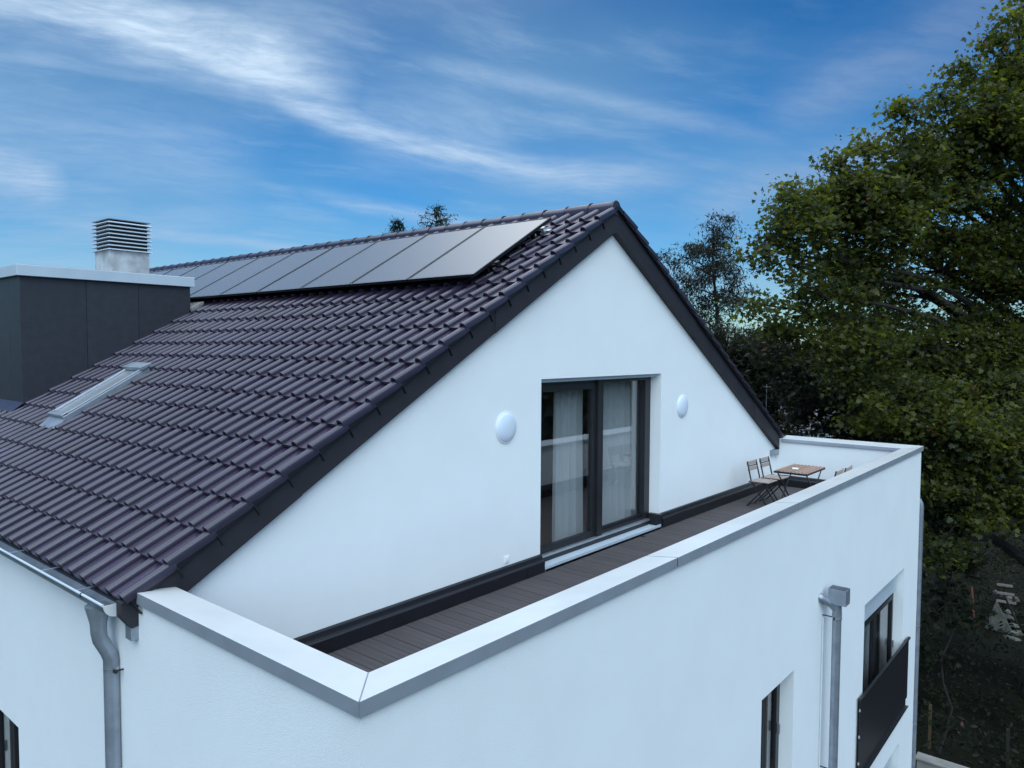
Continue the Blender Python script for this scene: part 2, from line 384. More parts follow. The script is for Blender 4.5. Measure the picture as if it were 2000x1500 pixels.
# floors, partition and ceilings that close the inside
hb(MB().box(WI, W-WI, WI, GY+.34, -1.3, -1.06), 'terrace_slab', conc_m)
hb(MB().box(WI, W-WI, GY+.34, YE-.3, -1.3, -.98), 'floor', floorin_m)
for z in (-4.5,): hb(MB().box(WI, W-WI, WI, YE-.3, z-.25, z), 'floor', floorin_m)
hb(MB().prism([(WI, -.98), (W-WI, -.98), (W-WI, -.06), (RX, 3.45), (WI, .0)], 6.6, 6.75, lambda a, b, y: (a, y, b)), 'partition_wall', intw_m)
hb(MB().box(WI, W-WI, 3.6, 3.75, -4.5, -1.3), 'partition_wall', intw_m)
hb(MB().box(2.3, 2.4, 3.75, YE-.3, -4.5, -1.3), 'partition_wall', intw_m)
hb(MB().box(3.0, 10.0, GY+.34, 6.6, 1.62, 1.70), 'ceiling', intw_m)

# ---- roof
def roof_pt(s, y, h):
    """s up the slope from x=0 on the left face, h above the crest plane"""
    return (s*math.cos(TH)-h*math.sin(TH), y, C0+s*math.sin(TH)+h*math.cos(TH))
def mir(p): return (2*RX-p[0], p[1], p[2])
SR = RX/math.cos(TH)
roof = hb(MB().prism([(-.12, -.17), (SR-.02, -.17), (SR-.02, -.13), (-.12, -.13)], 2.60, YE+.05, lambda s, h, y: roof_pt(s, y, h))
          .prism([(-.12, -.17), (SR-.02, -.17), (SR-.02, -.13), (-.12, -.13)], 2.60, YE+.05, lambda s, h, y: mir(roof_pt(s, y, h))), 'roof', slate_m)
PY = .239; ROW = .366; NR = 21; NC = 59; Y0 = 2.556
def tile_mb(flange=False):
    # across: roll then pan; heights relative to the crest plane, nose end (s=0) higher than the tail
    prof = [(-.044, -.052), (-.042, -.026), (-.031, -.008), (-.011, 0), (.008, 0), (.026, -.008), (.037, -.025), (.042, -.050), (.056, -.056), (.115, -.050), (.170, -.052), (.193, -.048)]
    if flange: prof = [(-.052, -.17), (-.050, -.09)]+prof
    n = len(prof); th = .027; Ln = .405; dz = -.042
    vs = []
    for s, d in ((0, 0), (Ln, dz)):
        vs += [(s, y, h+d) for y, h in prof]+[(s, y, h+d-th) for y, h in prof]
    fs = []
    for i in range(n-1):
        fs.append((i, i+1, 2*n+i+1, 2*n+i))                 # top
        fs.append((i, n+i, n+i+1, i+1))                     # nose
    fs.append((0, 2*n, 3*n, n)); fs.append((n-1, 2*n-1, 4*n-1, 3*n-1))
    if flange: fs.append((n, 3*n, 3*n+1, n+1))
    return vs, fs
def tile_mesh(flange=False):
    vs, fs = tile_mb(flange); me = bpy.data.meshes.new('tile'); me.from_pydata(vs, [], fs)
    for p in me.polygons: p.use_smooth = True
    me.set_sharp_from_angle(angle=rad(50)); me.materials.append(tile_m); return me
TM = tile_mesh(); TMF = tile_mesh(True)
Xs = Vector((math.cos(TH), 0, math.sin(TH))); Ns = Vector((-math.sin(TH), 0, math.cos(TH)))
S0 = -.108/math.cos(TH)-.012*0
DORM = (1.455, 4.04, 9.75, 13.4)
SKYL = (1.29, 2.45, 7.74, 8.28)
cells = []
for r in range(NR):
    for c in range(NC):
        s = S0+r*ROW; y = Y0+c*PY
        xm = (s+.2)*math.cos(TH); ym = y+.07
        if r == NR-1 and xm > RX-.1: continue
        if DORM[0]+.05 < xm-.1 and xm+.15 < DORM[1] and DORM[2]+.05 < ym-.05 and ym+.15 < DORM[3]: continue
        if SKYL[0]+.02 < xm < SKYL[1]-.05 and SKYL[2]+.02 < ym < SKYL[3]: continue
        P = Vector(roof_pt(s, y, 0)); cells.append((r, c, P))
def panel_hidden(P): return 4.4 < P.x < 5.7 and P.y > 3.25
vis = [k for k in cells if not panel_hidden(k[2]) and not (k[2].y > 9.9 and k[2].x > 1.4)]
def viewd(P):
    d = P-CAMP; z = d.dot(F)
    if z < .3: return 1e9
    ix = abs(FPX*d.dot(R2)/z); iy = -FPX*d.dot(U2)/z
    if ix > 1010 or iy > 770: return 1e5+d.length
    return d.length
vis.sort(key=lambda k: viewd(k[2]))
near = set((k[0], k[1]) for k in vis[:300])
basis = Matrix((Xs, Vector((0, 1, 0)), Ns)).transposed().to_4x4()
field = MB(); fvs, ffs = tile_mb(); gvs, gfs = tile_mb(True)
for r, c, P in cells:
    jit = Vector((random.uniform(-.004, .004), random.uniform(-.002, .002), random.uniform(-.002, .003)))
    P = P+jit
    if (r, c) in near:
        o = bpy.data.objects.new('tile', TM); COL.objects.link(o); o.parent = roof
        o.matrix_basis = Matrix.Translation(P) @ basis @ Matrix.Rotation(random.uniform(-.006, .006), 4, 'Z')
    else:
        vs, fs = fvs, ffs
        field.add([P+Xs*a+Vector((0, b, 0))+Ns*h for a, b, h in vs], fs)
def mirror_tiles(mb):
    for r in range(NR-1):
        for c in range(NC):
            s = S0+r*ROW; y = Y0+c*PY; P = Vector(roof_pt(s, y, 0))
            vs, fs = fvs, ffs
            mb.add([mir(P+Xs*a+Vector((0, b, 0))+Ns*h) for a, b, h in vs], [f[::-1] for f in fs])
fo = field.build('tile_field', tile_m, roof, smooth=True, recalc=False); tag(fo, kind='stuff')
bk = MB(); mirror_tiles(bk); fo = bk.build('tile_field', tile_m, roof, smooth=True, recalc=False); tag(fo, kind='stuff')
for f_ in (lambda s_, h, y: roof_pt(s_, y, h), lambda s_, h, y: mir(roof_pt(s_, y, h))):
    MB().prism([(-.10, -.125), (SR-.06, -.125), (SR-.06, -.062), (-.10, -.062)], 2.522, 2.60, f_).build('verge_trim', black_m, roof)
# verge hooks under every gable tile
for r in range(NR-1):
    p = Vector(roof_pt(S0+r*ROW+.03, Y0-.056, -.11)); q = Vector(roof_pt(S0+r*ROW+.03, Y0-.056, -.20))
    MB().bar(p, q, .03, .012, up=(1, 0, 0)).build('verge_clip', black_m, roof)
# ridge tiles
RZ = 3.665; RR = .112
def ridge_mesh():
    mb = MB(); n = 12; ring = []
    for y, r in ((-.010, RR+.003), (.030, RR+.003), (.032, RR), (.42, RR-.006)):
        ring.append([(math.cos(math.pi*k/n)*r, y, math.sin(math.pi*k/n)*r+(-.05 if k in (0, n) else 0)) for k in range(n+1)])
    vs = [p for q in ring for p in q]; m = n+1
    fs = [(i*m+k, (i+1)*m+k, (i+1)*m+k+1, i*m+k+1) for i in range(3) for k in range(n)]
    mb.add(vs, fs); me = mb.mesh('ridge_tile')
    for p in me.polygons: p.use_smooth = True
    me.set_sharp_from_angle(angle=rad(50)); me.materials.append(tile_m); return me
RM = ridge_mesh(); clipme = MB().tube([(math.cos(a)*(RR+.007), 0, math.sin(a)*(RR+.007)) for a in [rad(d) for d in range(50, 131, 20)]], .008, 6).mesh('ridge_clip')
clipme.materials.append(black_m)
k = 0
while 2.575+k*.40 < YE:
    o = bpy.data.objects.new('ridge_tile', RM); COL.objects.link(o); o.parent = roof; o.location = (RX, 2.575+k*.40, RZ+random.uniform(-.004, .004)); o.rotation_euler = (rad(.9), 0, 0)
    if k:
        q = bpy.data.objects.new('ridge_clip', clipme); COL.objects.link(q); q.parent = roof; q.location = (RX, 2.575+k*.40-.018, RZ)
    k += 1
mb = MB(); n = 20
mb.prism([(math.cos(2*math.pi*i/n)*.108, math.sin(2*math.pi*i/n)*.108) for i in range(n)], 2.555, 2.60, lambda a, b, y: (RX+a, y, RZ+b+.01))
mb.build('ridge_end_cap', tile_m, roof, bevel=.012)
# dark felt strip under the ridge
MB().prism([(-.2, -.13), (0, -.01), (.2, -.13), (.2, -.16), (-.2, -.16)], 2.62, YE, lambda a, b, y: (RX+a, y, RZ+.0+b)).build('ridge_felt', black_m, roof)
# barge boards (pieces, lapped)
def barge(s0, s1, mirrored, y, th=.03):
    f = (lambda s, h, yy: mir(roof_pt(s, yy, h))) if mirrored else (lambda s, h, yy: roof_pt(s, yy, h))
    return MB().prism([(s0, -.385), (s1, -.36), (s1, -.075), (s0, -.075)], y, y+th, f)
def barge_pair(mirrored):
    # board lower edge follows the measured line; ends cut plumb
    fx = (lambda x, z, y: (2*RX-x, y, z)) if mirrored else (lambda x, z, y: (x, y, z))
    xb = [-.06, 1.42, 4.0, RX]
    for i in range(3):
        a, b = xb[i], xb[i+1]; a2 = a-(.06 if i else 0)
        lo = lambda x: 3.349-.573*(RX-x)
        hi = lambda x: C0+SL*x-.085
        z0 = max(lo(a2), -.30) if i == 0 else lo(a2)
        if i == 0:
            xk = RX-(3.349+.30)/.573
            poly = [(-.09, -.175), (-.02, -.27), (.045, -.26), (.10, lo(.10)), (b, lo(b)), (b, hi(b)), (-.09, hi(-.09))]
        else: poly = [(a2, lo(a2)), (b, lo(b)), (b, hi(b)), (a2, hi(a2))]
        y = 2.572-.010*((i+1) % 2)
        MB().prism(poly, y, 2.648, fx).build('barge_board', slate_m, roof, bevel=.003)
barge_pair(False); barge_pair(True)
for sx in (0, 1):
    b = MB().box(-.025, .05, 2.566, 2.66, -.36, -.262) if not sx else MB().box(12.44, 12.72, 2.566, 2.66, -.36, -.265)
    b.build('flashing', zinc_m, roof)
# ---- gutter and downpipes
def halfgutter(xc, zc, r, y0, y1):
    n = 14; mb = MB(); o = []; i_ = []
    for k in range(n+1):
        a = math.pi+math.pi*k/n; o.append((math.cos(a)*r, math.sin(a)*r)); i_.append((math.cos(a)*(r-.004), math.sin(a)*(r-.004)))
    poly = o+i_[::-1]; m = len(poly)
    vs = [(xc+p, y0, zc+q) for p, q in poly]+[(xc+p, y1, zc+q) for p, q in poly]
    fs = [(i, (i+1) % m, m+(i+1) % m, m+i) for i in range(m)]
    mb.add(vs, fs); return mb, o
gx, gzz, grr = -.085, -.086, .092
mb, arc = halfgutter(gx, gzz, grr, 2.655, YE)
gut = hb(mb, 'gutter', zinc_m, smooth=True)
MB().tube([(gx-grr, 2.655, gzz+.004), (gx-grr, YE, gzz+.004)], .010, 8).build('gutter_bead', fascm, gut, smooth=True)
MB().add([(gx+p, 2.655, gzz+q) for p, q in arc]+[(gx+p, 2.647, gzz+q) for p, q in arc],
         [tuple(range(15)), tuple(range(29, 14, -1))]+[(i, i+1, 16+i, 15+i) for i in range(14)]+[(14, 0, 15, 29)]).build('gutter_end_cap', alu_m, gut)
for y in (3.15, 3.9, 4.7, 5.5, 6.3, 7.1, 8, 9):
    MB().bar((gx-grr-.004, y, gzz+.008), (gx+grr+.05, y, gzz+.012), .025, .004).build('gutter_bracket', zinc_m, gut)
MB().box(gx-grr-.013, gx-grr+.01, 3.03, 3.036, gzz-.012, gzz+.0165).build('gutter_joint', black_m, gut)
MB().prism([(-.02, -.01), (.12, .06), (.12, .07), (-.02, .0)], 2.66, YE, lambda a, b, y: (a, y, -.06+b)).build('eaves_flashing', gravel_m, gut)
dp = hb(MB().tube([(-.105, 2.93, -.155), (-.105, 2.93, -.29), (-.104, 2.93, -.36), (-.095, 2.93, -.42), (-.045, 2.93, -.52), (-.024, 2.93, -.58), (-.022, 2.93, -.66), (-.022, 2.93, GZ)],
                  .05, 18, radii=[.09, .058, .056, .054, .054, .054, .055, .049]), 'downpipe', zinc_m, smooth=True)
tag(dp, 'zinc downpipe with swan neck below the gutter')
for z in (-.66, -2.8, -4.9):
    MB().tube([(-.022, 2.93, z-.012), (-.022, 2.93, z+.012)], .056, 18).build('pipe_clamp', alug_m, dp, smooth=True)
    MB().bar((-.03, 2.86, z), (-.03, 2.82, z), .02, .02).bar((-.03, 2.84, z), (.05, 2.84, z), .01, .01).build('clamp_bolt', steel_m, dp)
# front downpipe with hopper head
hx = 7.41
dp2 = hb(MB().tube([(hx, -.145, -1.40), (hx, -.145, -1.6), (hx, -.145, -1.62), (hx, -.145, GZ)], .055, 18, radii=[.05, .058, .054, .054]), 'downpipe', zinc_m, smooth=True)
tag(dp2, 'zinc downpipe with open hopper head on the front wall')
mb = MB(); x0, x1, y0, y1, zt, zb = hx-.09, hx+.09, -.27, -.055, -1.235, -1.385
for a in (0, 1):
    pass
t_ = .004
def openbox(mb, x0, x1, y0, y1, z0, z1, t):
    mb.box(x0, x0+t, y0, y1, z0, z1); mb.box(x1-t, x1, y0, y1, z0, z1); mb.box(x0+t, x1-t, y0, y0+t, z0, z1); mb.box(x0+t, x1-t, y1-t, y1, z0, z1)
openbox(mb, x0, x1, y0, y1, zb, zt, .006)
mb.hexa([(x0, y0, zb-.045), (x1, y0, zb-.045), (x1, -.13, zb-.045), (x0, -.13, zb-.045), (x0, y0, zb), (x1, y0, zb), (x1, y1, zb), (x0, y1, zb)])
hop = mb.build('hopper', zinc_m); hop.parent = dp2
MB().tube([(hx-.13, .04, -1.36), (hx-.127, .012, -1.37), (hx-.125, .010, -1.371), (hx-.04, -.08, -1.44), (hx, -.145, -1.52)], .045, 16, radii=[.062, .060, .050, .050, .046]).build('spigot', zinc_m, dp2, smooth=True)
for z in (-1.62, -3.6, -5.6):
    MB().tube([(hx, -.145, z-.010), (hx, -.145, z+.010)], .061, 18).build('pipe_clamp', alug_m, dp2, smooth=True)
    MB().bar((hx-.0, -.10, z), (hx, .05, z), .012, .012).bar((hx-.07, -.13, z), (hx-.05, -.13, z), .02, .03).build('clamp_bolt', steel_m, dp2)
MB().tube([(hx-.02, .018, -1.65), (hx-.02, .018, -4.2)], .010, 8).build('earthing_cable', cable_m, dp2, smooth=True)
# right corner downpipe
dp3 = hb(MB().tube([(12.95, .30, -1.00), (13.06, .14, -1.01), (13.10, .075, -1.04), (13.115, .05, -1.10), (13.12, .045, -1.2), (13.12, .045, -1.35), (13.12, .045, GZ)], .055, 18,
                   radii=[.055, .055, .056, .057, .058, .058, .054]), 'downpipe', zinc_m, smooth=True)
tag(dp3, 'zinc downpipe with an elbow on the far corner')
for z in (-1.75, -3.4, -5.3):
    MB().tube([(13.12, .045, z-.012), (13.12, .045, z+.012)], .06, 18).build('pipe_clamp', alug_m, dp3, smooth=True)
MB().tube([(12.98, .05, -1.5), (12.98, .05, GZ)], .008, 8).build('earthing_cable', cable_m, dp3, smooth=True)

# ---- coping sheets
DS = .042; FH = .087; IH = .105
sec = [(0, -FH), (.006, -FH), (.006, -.012), (T-.006, -.012-DS), (T-.006, -IH), (T, -IH), (T, -DS), (0, 0)]
def coping(fn_a, fn_b):
    """section swept between two end maps (mitred ends allowed)"""
    n = len(sec); vs = [fn_a(p, q) for p, q in sec]+[fn_b(p, q) for p, q in sec]
    return MB().add(vs, [tuple(range(n))[::-1], tuple(range(n, 2*n))]+[(i, (i+1) % n, n+(i+1) % n, n+i) for i in range(n)])
J = [3.372, 6.326, 9.743]; gp = .009
ends = [lambda p, q: (p, p, q)]
pieces = [(lambda p, q: (p, L, q), lambda p, q: (p, p+.001, q))]
prev = lambda p, q: (p+.001, p, q)
for j in J:
    pieces.append((prev, (lambda jj: (lambda p, q: (jj-gp, p, q)))(j))); prev = (lambda jj: (lambda p, q: (jj+gp, p, q)))(j)
pieces.append((prev, lambda p, q: (W-p-.001, p, q)))
pieces.append((lambda p, q: (W-p, p+.001, q), lambda p, q: (W-p, 2.515, q)))
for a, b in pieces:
    o = hb(coping(a, b), 'coping_sheet', alu_m, bevel=.0025); o.data.materials.append(coping_shade_m)   # same sheet; upright faces coloured darker to stand in for shade
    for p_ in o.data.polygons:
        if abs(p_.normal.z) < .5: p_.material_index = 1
for j in J:   # joint cover set under the gap
    hb(MB().prism([(.007, -FH+.004), (.007, -.016), (T-.008, -.016-DS), (T-.008, -.08), (T-.012, -.08), (T-.012, -.02-DS), (.011, -.02), (.011, -FH+.004)], j-.06, j+.06, lambda p, q, x: (x, p, q)), 'coping_joint', black_m)
# welded mitre seam
hb(MB().tube([(.002, .002, .001), (.15, .15, -.0185), (T, T, -DS+.001)], .0035, 6), 'mitre_seam', zinc_m)

# ---- terrace: boards, base flashing
nb = int((W-2*WI)/.1455)
bm0 = None
for i in range(nb+1):
    x = WI+.004+i*.1455; x1 = min(x+.1375, W-WI-.004)
    if x1-x < .03: continue
    if bm0 is None or x1-x < .14:
        me = MB().box(0, x1-x, 0, GY-WI-.012, -.025, 0).mesh('deck_board'); me.materials.append(deck_m)
        if bm0 is None: bm0 = me
    else: me = bm0
    o = bpy.data.objects.new('deck_board', me); COL.objects.link(o); o.parent = house; o.matrix_parent_inverse = HM
    o.location = (x, WI+.006, -1.0+random.uniform(-.0015, .0015))
bs = [(0, -1.0), (-.075, -1.0), (-.075, -.865), (-.066, -.852), (-.046, -.848), (-.040, -.835), (-.030, -.795), (0, -.783)]   # (offset from wall, z)
def base_run(a, b, fn, name='base_flashing'):
    return hb(MB().prism(bs, a, b, fn), name, black_m, bevel=.003)
gw = lambda o, z, x: (x, GY+o, z)
base_run(T, 4.55, gw); base_run(4.553, 4.895, gw); base_run(7.90, 12.70, gw)
hb(MB().box(7.83, 7.905, GY-.06, GY+.16, -1.0, -.79), 'base_flashing', black_m, bevel=.003)
base_run(T, 2.57, lambda o, z, y: (W-WI+o, y, z)); base_run(T, 2.57, lambda o, z, y: (WI-o, y, z)); base_run(T, 12.7, lambda o, z, x: (x, WI-o, z))
# small socket plate on the gable wall
hb(MB().box(4.20, 4.285, GY-.012, GY-.001, -.75, -.67).box(4.215, 4.27, GY-.018, GY-.012, -.735, -.685), 'wall_socket', render_wall, bevel=.003)

# ---- sliding door
FY = GY+.18
def mframe(mb, x0, x1, z0, z1, y0, y1, w_):
    if isinstance(w_, (int, float)): w_ = (w_,)*4   # left right bottom top
    mb.box(x0, x0+w_[0], y0, y1, z0, z1); mb.box(x1-w_[1], x1, y0, y1, z0, z1)
    mb.box(x0+w_[0], x1-w_[1], y0, y1, z0, z0+w_[2]); mb.box(x0+w_[0], x1-w_[1], y0, y1, z1-w_[3], z1); return mb
door = hempty('sliding_door', (6.4, FY, -.98))
def dchild(mb, name, m, **k):
    o = mb.build(name, m, **k); o.parent = door; o.matrix_parent_inverse = Matrix.Translation((-6.4, -FY, .98)); return o
dchild(mframe(MB(), 4.892, 7.903, -.90, 1.335, FY, FY+.12, (.10, .16, .05, .05)), 'frame', frame_m, bevel=.003)
dchild(mframe(MB(), 4.97, 6.40, -.86, 1.29, FY-.012, FY+.05, (.09, .13, .075, .085)), 'sash', frame_m, bevel=.003)
dchild(mframe(MB(), 6.30, 7.82, -.86, 1.31, FY+.056, FY+.10, (.12, .06, .06, .03)), 'sash', frame_m, bevel=.003)
dchild(MB().box(6.365, 6.49, FY-.05, FY-.013, -.93, 1.36), 'guide_post', frame_m, bevel=.003)
dchild(MB().box(5.06, 6.27, FY+.018, FY+.026, -.785, 1.205), 'glass', glass_m)
dchild(MB().box(6.42, 7.76, FY+.074, FY+.082, -.80, 1.28), 'glass', glass_m)
dchild(MB().box(4.895, 7.90, FY-.10, FY+.1, 1.336, 1.384), 'shutter_slot', fascm)
dchild(MB().box(4.90, 7.83, FY-.055, FY-.002, -.905, -.875), 'guide_rail', alug_m)
dchild(MB().box(4.90, 7.83, FY-.055, FY-.002, -.960, -.912), 'rail_packer', black_m)
dchild(MB().box(4.90, 7.83, GY-.075, FY-.002, -1.0, -.965).box(4.90, 7.83, GY-.075, GY-.06, -1.0, -.93), 'sill', fascm, bevel=.003)
dchild(MB().box(7.2, 7.24, GY-.14, GY-.08, -.998, -.99), 'sill_clip', black_m)

# ---- curtains
def curtain(x0, x1, y, z0, z1, folds, amp, label, squeeze=0, seed=0):
    r = random.Random(seed); nx = folds*16; mb = MB(); rows = 9; vs = []
    ph = [r.uniform(-.5, .5) for _ in range(folds+2)]
    for j in range(rows):
        t = j/(rows-1); z = z0+(z1-z0)*t
        for i in range(nx+1):
            u = i/nx
            k = u*folds; ki = int(k); pw = ph[ki]+(ph[ki+1]-ph[ki])*(k-ki)
            xx = x0+(x1-x0)*(.5+(u-.5)*(1-squeeze*math.sin(t*math.pi)*.5))
            vs.append((xx+.012*math.sin(k*6.283*2+t*2), y+amp*(1-.35*t)*math.sin(k*2*math.pi+pw)+.01*math.sin(t*3+k), z+(.01*math.sin(k*6.28) if j == 0 else 0)))
    m = nx+1
    mb.add(vs, [(j*m+i, j*m+i+1, (j+1)*m+i+1, (j+1)*m+i) for j in range(rows-1) for i in range(nx)])
    o = mb.build('curtain', curtain_m, smooth=True, recalc=False)
    return tag(o, label, 'curtain', 'curtains behind the sliding door')
CG = 'curtains behind the sliding door'
curtain(5.80, 6.46, 3.12, -.96, 1.50, 4, .06, 'gathered sheer white curtain behind the left sash of the terrace door', .1, 3)
curtain(6.93, 8.35, 3.16, -.93, 1.50, 8, .075, 'wide sheer white curtain behind the right pane of the terrace door', 0, 5)

# ---- wall lamps
def lamp(x, z, label):
    n = 28; prof = [(.0, -.052), (.06, -.050), (.11, -.043), (.15, -.031), (.172, -.017), (.178, -.006), (.178, -.0)]
    e = tag(empty('wall_lamp', (x, GY, z)), label, 'wall lamp', 'round lamps on the gable wall')
    mb = MB(); vs = [(0, -.052, 0)]
    for r_, d in prof[1:]: vs += [(r_*math.cos(2*math.pi*k/n), d, r_*math.sin(2*math.pi*k/n)) for k in range(n)]
    fs = [(0, 1+k, 1+(k+1) % n) for k in range(n)]
    for j in range(len(prof)-2):
        fs += [(1+j*n+k, 1+(j+1)*n+k, 1+(j+1)*n+(k+1) % n, 1+j*n+(k+1) % n) for k in range(n)]
    mb.add(vs, fs).build('lamp_shade', lamp_m, e, smooth=True)
    MB().prism([(.184*math.cos(2*math.pi*k/n), .184*math.sin(2*math.pi*k/n)) for k in range(n)], -.014, -.002, lambda a, b, y: (a, y, b)).build('lamp_base', render_wall, e)
lamp(4.222, .845, 'round opal wall lamp left of the terrace door')
lamp(8.613, .842, 'round opal wall lamp right of the terrace door')

# ---- windows in the walls
def window(x0, x1, z0, z1, y, sashes, shutter=0.0, label=None, axis='x', curtainsx=()):
    wn = hempty('window', ((x0+x1)/2, y, z0) if axis == 'x' else (y, (x0+x1)/2, z0))
    loc = wn.location
    tr = (lambda p: p) if axis == 'x' else (lambda p: (p[1], p[0], p[2]))
    def ch(mb, name, m, **k):
        mb.v = [tr(v) for v in mb.v]
        o = mb.build(name, m, **k); o.parent = wn; o.matrix_parent_inverse = Matrix.Translation(-Vector(loc)); return o
    if label: wn['label'] = label
    zt = z1-shutter
    ch(mframe(MB(), x0+.003, x1-.003, z0+.003, zt, y, y+.07, .06), 'frame', frame_m, bevel=.003)
    xs_ = np.linspace(x0+.06, x1-.06, sashes+1)
    for a, b in zip(xs_[:-1], xs_[1:]):
        ch(mframe(MB(), a+.004, b-.004, z0+.065, zt-.064, y-.012, y+.05, .075), 'sash', frame_m, bevel=.004)
        ch(MB().box(a+.08, b-.08, y+.02, y+.026, z0+.14, zt-.14), 'glass', glass_m)
    ch(MB().box(xs_[-1]-.05, xs_[-1]-.03, y-.045, y-.014, (z0+zt)/2-.06, (z0+zt)/2+.06), 'handle', alug_m)
    if shutter:
        for a, b in zip(xs_[:-1], xs_[1:]):
            nn = 4
            for q in range(nn):
                zz0 = zt+.004+q*(shutter-.008)/nn
                ch(MB().box(a-.03, b+.03-.06*(b < xs_[-1]), y-.04, y-.018, zz0, zz0+(shutter-.008)/nn-.006), 'shutter_slat', fascm)
    ch(MB().box(x0+.002, x1-.002, y-.17, y-.001, z0-.001+.002, z0+.022), 'sill', zinc_m)
    for k_, (ca, cb) in enumerate(curtainsx):
        mb = MB(); n = 40
        vs = [(ca+(cb-ca)*i/n, y+.2+.025*math.sin(i*1.3), z) for z in (z0+.1, z1) for i in range(n+1)]
        mb.add([tr(v) for v in vs], [(i, i+1, n+2+i, n+1+i) for i in range(n)])
        o = mb.build('curtain', curtain_m, smooth=True, recalc=False)
        tag(o, CURT.pop(0), 'curtain', 'curtains behind the lower windows')
CURT = ['narrow white curtain behind the slim front window', 'white curtain at the left of the french window', 'white curtain in the middle of the french window', 'white curtain of the side wall window',
        'white curtain behind the lowest front window']
window(5.41, 6.40, -3.42, -2.0, .19, 2, label='slim two sash window low on the front wall', curtainsx=[(5.85, 6.05)])
window(9.40, 11.90, -4.32, -2.03, .19, 2, .42, label='french window with roller shutter and dark balustrade', curtainsx=[(9.5, 9.9), (10.75, 11.25)])
window(5.29, 6.55, -3.3, -1.95, .16, 2, label='dark framed window in the side wall under the gutter', axis='y', curtainsx=[(5.75, 6.1)])
window(9.40, 11.90, -7.3, -5.15, .19, 2, .42, label='ground floor window at the bottom of the front wall', curtainsx=[(10.7, 11.3)])
for a in [(5.41, 6.40, -6.6, -5.15), (1.4, 2.6, -6.6, -5.15)]: window(*a, .19, 2)
for a in [(8.6, 9.8, -3.3, -1.95), (5.29, 6.55, -6.6, -5.15), (12, 13.2, -3.3, -1.95)]: window(*a, .16, 2, axis='y')
# french balcony
bal = hempty('balustrade', (10.63, 0, -4.4))
def bchild(mb, name, m, **k):
    o = mb.build(name, m, **k); o.parent = bal; o.matrix_parent_inverse = Matrix.Translation((-10.63, 0, 4.4)); return o
bchild(MB().box(9.10, 12.16, -.022, -.012, -4.42, -3.35), 'panel', frame_m)
bchild(MB().box(9.08, 12.18, -.045, .0, -3.36, -3.325), 'top_rail', steel_m, bevel=.004)
bchild(MB().box(9.2, 12.10, -.012, .03, -4.56, -4.42).box(9.2, 12.10, -.06, -.012, -4.56, -4.545), 'lower_flange', frame_m)
for x in (9.20, 10.63, 12.05): bchild(MB().box(x-.02, x+.02, -.012, .03, -4.42, -3.37), 'post', steel_m)
for x in (9.103, ):
    for z in (-3.5, -3.9, -4.3): bchild(MB().box(x-.012, x, -.03, -.01, z-.02, z+.02), 'fixing', alug_m)

# ---- dormer-like roof housing
x0, x1, y0, y1 = DORM; ZT = 2.80
dm = hb(MB().hexa([(x0+.02, y0+.02, .2), (x1-.02, y0+.02, .2), (x1-.02, y1-.02, .2), (x0+.02, y1-.02, .2), (x0+.02, y0+.02, ZT), (x1-.02, y0+.02, ZT), (x1-.02, y1-.02, ZT), (x0+.02, y1-.02, ZT)]), 'dormer', black_m)
dm['label'] = 'flat roofed dark clad dormer on the left roof slope'
def rz(x): return C0+SL*x-.10
for a, b in ((x0, 2.362), (2.368, 3.159), (3.165, x1)):
    MB().prism([(a, rz(a)), (b, rz(b)), (b, ZT), (a, ZT)], y0, y0+.018, lambda p, q, y: (p, y, q)).build('cladding_panel', clad_m, dm, bevel=.0015)
yy = [y0+.0195, 10.25, 11.05, 11.85, 12.65, y1]
for a, b in zip(yy[:-1], yy[1:]): MB().box(x0, x0+.018, a, b-.006, rz(x0)-.05, ZT).build('cladding_panel', clad_m, dm, bevel=.0015)
for a, b in ((y0+.02, 11.5), (11.506, y1)): MB().box(x1-.018, x1, a, b, rz(x1)-.05, ZT).build('cladding_panel', clad_m, dm, bevel=.0015)
MB().box(x0-.05, x1+.055, y0-.06, y1+.06, 2.80, 2.965).build('fascia', fascm, dm, bevel=.006)
MB().box(x0, x1, y0, y1, 2.967, 2.975).build('flat_roof', gravel_m, dm)
MB().prism([(x0-.10, rz(x0-.10)+.115), (x1+.12, rz(x1+.12)+.115), (x1+.12, rz(x1+.12)+.09), (x0-.10, rz(x0-.10)+.09)], y0-.09, y0-.001, lambda p, q, y: (p, y, q-.07)).build('side_flashing', slate_m, dm)
MB().prism([(-.34, 0), (0, .03), (0, .045), (-.34, .012)], y0-.05, y1, lambda p, q, y: (x0+p*.5, y, C0+SL*(x0+p*.5)+q-.035)).build('apron_flashing', tile_m, dm)
MB().prism([(0, .01), (.22, .0), (.22, .05), (0, .06)], y0-.05, y1, lambda p, q, y: (x1+p, y, C0+SL*(x1+p)+q-.03)).build('back_flashing', gravel_m, dm)

# ---- louvred vent cowl
ck = tag(empty('vent_cowl', (3.49, 11.15, 2.975)), 'square louvred metal vent cowl standing on the dormer roof', 'vent cowl')
MB().box(-.335, .345, -.31, .33, 0, .47).build('base', mat('pale_cowl_sheet', (.52, .53, .55), .5, .3, var=.3, vscale=3), ck, bevel=.004)
MB().box(-.31, .32, -.285, .305, .47, .97).build('core', black_m, ck)
for k in range(8):
    z = .475+k*.067; e_ = .385
    # each slat a downward flaring ring
    MB().hexa([(-e_, -e_+.01, z), (e_, -e_+.01, z), (e_, e_, z), (-e_, e_, z), (-e_+.03, -e_+.04, z+.022), (e_-.03, -e_+.04, z+.022), (e_-.03, e_-.03, z+.022), (-e_+.03, e_-.03, z+.022)]).build('louvre', fascm, ck)
MB().box(-.36, .36, -.35, .36, 1.0, 1.012).build('cap', zinc_m, ck)

